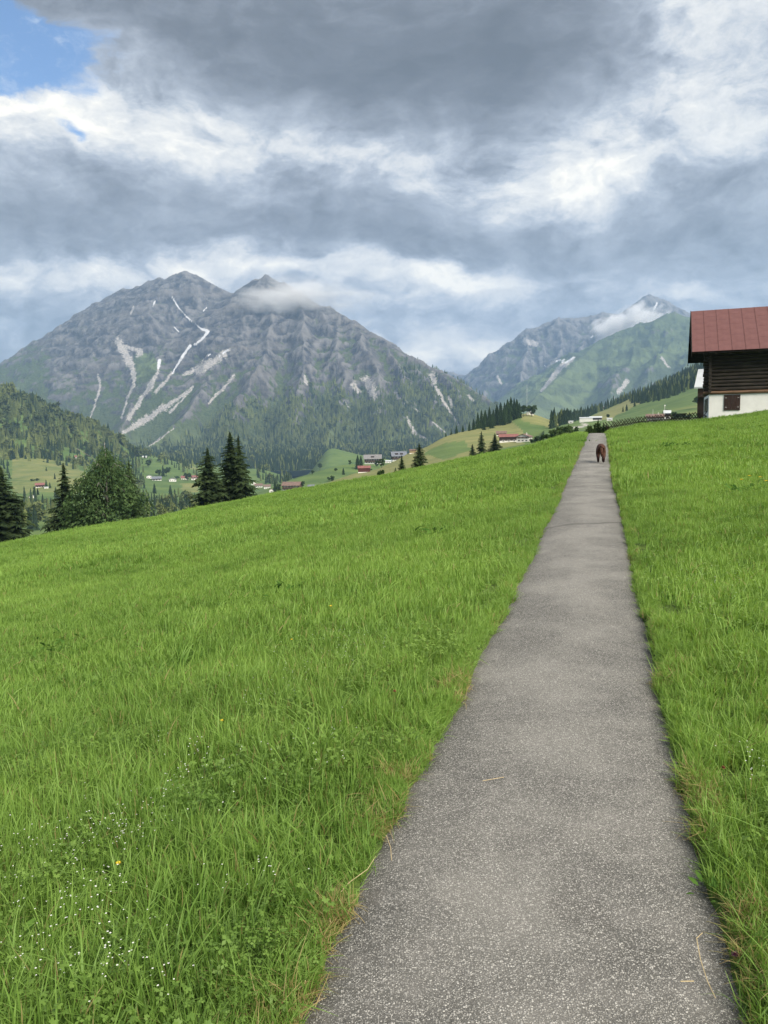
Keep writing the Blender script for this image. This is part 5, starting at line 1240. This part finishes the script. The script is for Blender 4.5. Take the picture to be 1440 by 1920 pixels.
def grass_all():
    for nm, kinds, dens, r0, r1, mrg, lab in (('grass_near', K_near, 165, .9, 6.5, .05, 'fine grass of the meadow close to the camera'), ('grass_middle', K_mid, 42, 6.0, 19, .20, 'grass of the meadow in the middle distance'), ('grass_far', K_far, 14, 18, 86, .42, 'grass of the far meadow up to its crest')):
        n = int(dens * math.radians(92) / 2 * (r1 ** 2 - r0 ** 2)); x, y = polar(n, r0, r1); k = off_path(x, y, mrg) & ~in_barn(x, y); x, y = x[k], y[k]
        d = np.minimum(np.abs(x - edge_l(y)), np.abs(x - edge_r(y))); s = tall(x, y) * np.clip(.62 + d * .9, .62, 1) * RNG.uniform(.75, 1.2, len(x))
        lay(nm, kinds, x, y, s, lab)
    # fringe: smaller green and straw-coloured tufts leaning over both path edges
    yy = np.concatenate([RNG.uniform(.8, 9, 1500), RNG.uniform(9, 30, 1500), RNG.uniform(30, 62, 800)]); sd = RNG.random(len(yy)) < .5
    off = np.abs(RNG.normal(0, .05, len(yy))) - .015; off = off + .02 * (yy > 20)
    x = np.where(sd, edge_l(yy) - off, edge_r(yy) + off); k = (fbm(yy * .7, sd * 9.0 + 2, 3) > -.35)
    lay('grass_fringe', K_near[:3], x[k], yy[k], RNG.uniform(.35, .75, k.sum()), 'short grass leaning over the path edges', tilt=.3)
    yy = np.concatenate([RNG.uniform(.8, 5, 1500), RNG.uniform(5, 40, 1300)]); sd = RNG.random(len(yy)) < .55; off = np.abs(RNG.normal(0, .05, len(yy))) - .02
    x = np.where(sd, edge_l(yy) - off, edge_r(yy) + off); k = (fbm(yy * .9 + 4, sd * 7.0, 3) > .0)
    lay('straw_fringe', K_dry, x[k], yy[k], RNG.uniform(.5, 1.2, k.sum()), 'dry straw-coloured grass along the path edges', tilt=.4)
    x, y = polar(16000, .9, 24); x2, y2 = polar(3000, .9, 6.5); x, y = np.r_[x, x2], np.r_[y, y2]; k = off_path(x, y, .06) & (fbm(x / .8 + 5, y / .8, 3) > .05); x, y = x[k], y[k]
    lay('meadow_herbs', K_herb, x, y, RNG.uniform(.7, 1.3, len(x)), 'low clover and lady\'s mantle leaves among the grass')
    kf = [leaf_mesh('herb_far_%d' % i, 300 + i, 60, .45, .06, .17, .035, 3) for i in range(3)]
    x, y = polar(9000, 20, 84); k = off_path(x, y, .5) & ~in_barn(x, y) & (fbm(x / 2.6 + 5, y / 2.6, 4) > .06); x, y = x[k], y[k]
    lay('meadow_herbs_far', kf, x, y, RNG.uniform(.7, 1.4, len(x)), 'broad-leaved herbs in patches on the far meadow')
grass_all()

# ---- flowers and weeds -----------------------------------------------------
M['petal_white'] = mat_simple('white_petals', (0.75, 0.75, 0.72), 0.7, 0.08, 40)
M['petal_yellow'] = mat_simple('yellow_petals', (0.72, 0.52, 0.03), 0.7, 0.15, 40)
M['petal_pink'] = mat_simple('pink_petals', (0.30, 0.06, 0.22), 0.7, 0.3, 60)
M['petal_red'] = mat_simple('dried_red_petals', (0.26, 0.08, 0.05), 0.8, 0.3, 60)
M['straw'] = mat_simple('straw', (0.42, 0.34, 0.20), 0.8, 0.2, 30)
M['dock'] = foliage('dock_leaves', (0.045, 0.115, 0.022), (0.13, 0.24, 0.05), 6.0, 0.4)
M['stem'] = mat_simple('flower_stem', (0.07, 0.13, 0.03), 0.8, 0.2, 20)
def white_kind(seed):
    r = np.random.default_rng(seed); T = []
    for i in range(2 + seed):
        c = np.array([r.normal(0, .04), r.normal(0, .04), r.uniform(.09, .19)])
        for p in range(5):
            a = p * 1.2566 + r.uniform(0, .4); T += [c, c + np.array([math.cos(a - .45), math.sin(a - .45), .25]) * .0027, c + np.array([math.cos(a + .45), math.sin(a + .45), .25]) * .0027]
    return tri_mesh('white_flower_%d' % seed, T, M['petal_white'])
K_white = [white_kind(i) for i in range(4)]
def white_flowers():
    xs, ys = [], []
    for (cx, cy, rx, ry, n) in ((90, 1640, 80, 60, 16), (130, 1760, 110, 60, 22), (60, 1880, 70, 40, 8), (240, 1890, 50, 25, 12), (250, 1610, 90, 30, 16), (330, 1530, 80, 40, 14), (640, 1250, 70, 50, 20), (480, 1330, 60, 25, 10), (620, 1430, 40, 25, 5), (380, 1480, 70, 40, 10), (560, 1275, 40, 30, 6),
                                (1300, 1100, 60, 35, 16), (1345, 1130, 50, 50, 12), (1218, 1075, 12, 18, 6), (1400, 1500, 40, 50, 5), (1350, 1600, 40, 40, 5), (460, 1690, 160, 120, 8), (1420, 830, 40, 25, 6), (690, 1225, 40, 25, 8)):
        for i in range(n):
            px, py = np.random.default_rng(int(cx * 31 + i)).normal((cx, cy), (rx * .6, ry * .6)); py = min(py, 1960)
            q = pix_ground(px, py); xs.append(q[0]); ys.append(q[1])
    x = np.array(xs); y = np.array(ys); k = off_path(x, y, .08); x, y = x[k], y[k]
    lay('white_flowers', K_white, x, y, RNG.uniform(.9, 1.35, len(x)), 'tiny white eyebright flowers in drifts among the grass', tilt=.05)
white_flowers()
def flower(name, label, cat, px, py, h, r, mat, petals=14, ball=False):
    q = pix_ground(px, py); e = empty(name, (q[0], q[1], float(ground(q[0], q[1]))), 0, label, cat)
    MB().tube([(0, 0, -.01), (.006, 0, h * .5), (0, .004, h)], [.0016, .0014, .0012], 5).build('stem', M['stem'], e)
    T = []; g_ = np.random.default_rng(int(px))
    for i in range(petals * (8 if ball else 2)):
        if ball: v = g_.normal(size=3); v /= np.linalg.norm(v); v[2] = abs(v[2]) * .9 - .1
        else: a = i * 2.399; v = np.array([math.cos(a), math.sin(a), .35 if i % 2 else .12])
        s = np.cross(v, [0.1, .2, 1]); s /= np.linalg.norm(s) + 1e-6; c = np.array([0, 0, h])
        T += [c + v * r * .25 - s * r * .16, c + v * r * .25 + s * r * .16, c + v * r]
    obj('bloom', tri_mesh('bloom', T, mat), e)
flower('clover_flower', 'round pink clover bloom at the lower right path edge', 'flower', 1378, 1822, .05, .014, M['petal_pink'], ball=True)
flower('clover_flower', 'small reddish faded bloom near the left path edge', 'flower', 741, 1350, .16, .013, M['petal_red'], ball=True)
flower('clover_flower', 'brown-red bloom beside the right path edge', 'flower', 1354, 1510, .16, .012, M['petal_red'], ball=True)
flower('dandelion', 'yellow dandelion in the middle of the left meadow', 'flower', 418, 1400, .15, .014, M['petal_yellow'])
flower('dandelion', 'small yellow flower right of the dark weed clump', 'flower', 548, 1232, .15, .014, M['petal_yellow'])
flower('dandelion', 'small yellow flower left of the path far up the meadow', 'flower', 621, 1170, .17, .022, M['petal_yellow'])
flower('dandelion', 'yellow bloom low among the white flowers', 'flower', 226, 1685, .14, .012, M['petal_yellow'])
for i, (px, py) in enumerate(((1405, 917), (1425, 921), (1390, 925), (1436, 930))):
    flower('buttercup', ('leftmost', 'second', 'third', 'rightmost')[(px > 1400) + (px > 1410) + (px > 1430)] + ' yellow flower in the patch on the right meadow below the barn', 'flower', px, py, .25, .05, M['petal_yellow'])
for o in bpy.data.objects:
    if o.name.startswith('buttercup'): o['group'] = 'yellow flowers on the right meadow'
# broad-leaved weed clumps: every leaf a part
def weed_leaf():
    V = []; Fq = []; n = 7
    for s in range(n + 1):
        t = s / n; w = .21 * math.sin(math.pi * min(1, t * .96 + .04)) ** .8 * (1 - .35 * t); z = .40 * t - .38 * t * t
        for k in (-1, 0, 1): V.append((k * w * (1 + .12 * math.sin(s * 2.1 * k)), t, z + (abs(k) * .05 - .02 * math.sin(s * 2.4) * k)))
    for s in range(n):
        for k in range(2): b = s * 3 + k; Fq.append((b, b + 1, b + 4, b + 3))
    return mesh_np('leaf', V, Fq, M['dock'], True)
LEAF = weed_leaf()
def weed(label, px, py, L, n, spread=.25):
    q = pix_ground(px, py); e = empty('weed_clump', (q[0], q[1], float(ground(q[0], q[1]))), random.uniform(0, 6), label, 'weed'); r = np.random.default_rng(int(px))
    for i in range(n):
        l = L * r.uniform(.6, 1.2); a = 2.399 * i + r.normal(0, .3)
        o = obj('leaf', LEAF, e, (spread * r.normal(), spread * r.normal(), .06), (r.uniform(.1, .8), r.normal(0, .35), a)); o.scale = (l, l, l)
weed('dark green dock clump on the left meadow near the path', 838, 1008, 0.188, 39, 0.28)
weed('large dark dock clump in the middle of the left meadow', 592, 1118, 0.143, 46, 0.30)
weed('blue-green leafy clump far down the left meadow', 132, 1222, 0.116, 36, 0.25)
weed('dark weed clump on the right meadow in front of the barn', 1300, 840, 0.256, 36, 0.55)
weed('dark weed clump at the right edge of the meadow', 1425, 925, 0.205, 32, 0.40)
weed('leafy weed clump low on the left meadow', 205, 1320, 0.082, 32, 0.18)
weed('small dark weed clump left of the far path', 1090, 830, 0.205, 21, 0.40)
weed('broad-leaved weed at the lower right path edge', 1352, 1718, 0.045, 16, 0.05)
weed('pale broad-leaved weed at the lower left corner', 30, 1790, 0.048, 16, 0.07)
weed('dock clump halfway up the right meadow', 1400, 1200, 0.075, 25, 0.12)
# straw stalks lying on the asphalt
def stalk(label, pts, r=.0016):
    Q = [pix_ground(a, b) for a, b in pts]; c = Q[0]; e = MB()
    e.tube([(q[0] - c[0], q[1] - c[1], float(path_z(q[1])) + .030 - c[2]) for q in Q], r, 5)
    o = e.build('straw_stalk', M['straw']); o.location = tuple(c); put_props(o, label, 'straw')
stalk('long bent straw stalk on the asphalt at the lower right', [(1316, 1786), (1305, 1798), (1312, 1840), (1325, 1880), (1340, 1918)])
stalk('short straw bit left of the long bent stalk', [(1275, 1880), (1300, 1882)])
stalk('pale straw stalk along the lower left path edge', [(640, 1700), (655, 1680), (690, 1660), (705, 1640)], .0012)
stalk('thick straw stalk at the bottom left path edge', [(560, 1890), (572, 1872), (582, 1845)], .0018)
stalk('curved green-brown stalk hanging onto the path at the left', [(725, 1598), (733, 1620), (735, 1650)])
stalk('tiny twig in the middle of the path', [(905, 1489), (945, 1487)])

# ================================================================== AIR
def m_haze():
    m, g, o = new_mat('haze'); v = g.n.new('ShaderNodeVolumePrincipled')
    v.inputs['Color'].default_value = (0.42, 0.65, 1.0, 1); v.inputs['Density'].default_value = 7.4e-5; v.inputs['Anisotropy'].default_value = 0.1
    g.l.new(v.outputs[0], o.inputs['Volume'])
    try: m.cycles.homogeneous_volume = True
    except Exception: pass
    return m
hz = MB().box((0, 4450, (ZMIN - 1 + ZMAX + 20) / 2), (18200, 10900, ZMAX + 21 - ZMIN)).build('haze', m_haze()); put_props(hz, 'thin blue haze lying in the valley air', None, None, 'stuff')

# shreds of cloud caught on the two summits
def cloud_shred(px, py, d, half, label, rot, seed, dens):
    m, g, o = new_mat('cloud_shred'); p = obj_pos(g)
    n = g.noise(g.v('ADD', g.v('MULTIPLY', p, (1.0, 0.6, 0.8)), (seed, 0, 0)), 1.9, 5, 0.62)
    f = g.sub(1.0, g.v('LENGTH', p))
    dn = g.ss(g.add(f, g.mul(g.sub(n, 0.5), 2.2)), 0.25, 1.0)
    v = g.n.new('ShaderNodeVolumePrincipled'); v.inputs['Color'].default_value = (1, 1, 1, 1); v.inputs['Anisotropy'].default_value = 0.0
    g.l.new(g.mul(dn, dens), v.inputs['Density']); g.l.new(v.outputs[0], o.inputs['Volume'])
    V = []; Fc = []; nu, nv = 20, 12
    for j in range(nv + 1):
        for i in range(nu): a, b = 2 * math.pi * i / nu, math.pi * j / nv; V.append((math.sin(b) * math.cos(a), math.sin(b) * math.sin(a), math.cos(b)))
    for j in range(nv):
        for i in range(nu): Fc.append((j * nu + i, (j + 1) * nu + i, (j + 1) * nu + (i + 1) % nu, j * nu + (i + 1) % nu))
    c = P(px, py, d); ob = obj('cloud_shred', mesh_np('cloud_shred', V, Fc, m)); ob.location = tuple(c); s = d / F
    ob.scale = (half[0] * s, half[2], half[1] * s); ob.rotation_euler = (0, R(rot), -math.atan2(c[0], c[1])); put_props(ob, label, None, None, 'stuff')
cloud_shred(556, 553, 4540, (165, 54, 190), 'grey shred of cloud caught on the middle summit of the massif', 4, 0.0, 0.012)
cloud_shred(1176, 606, 7300, (88, 42, 320), 'white shred of cloud lying below the far right summit', -24, 5.0, 0.03)
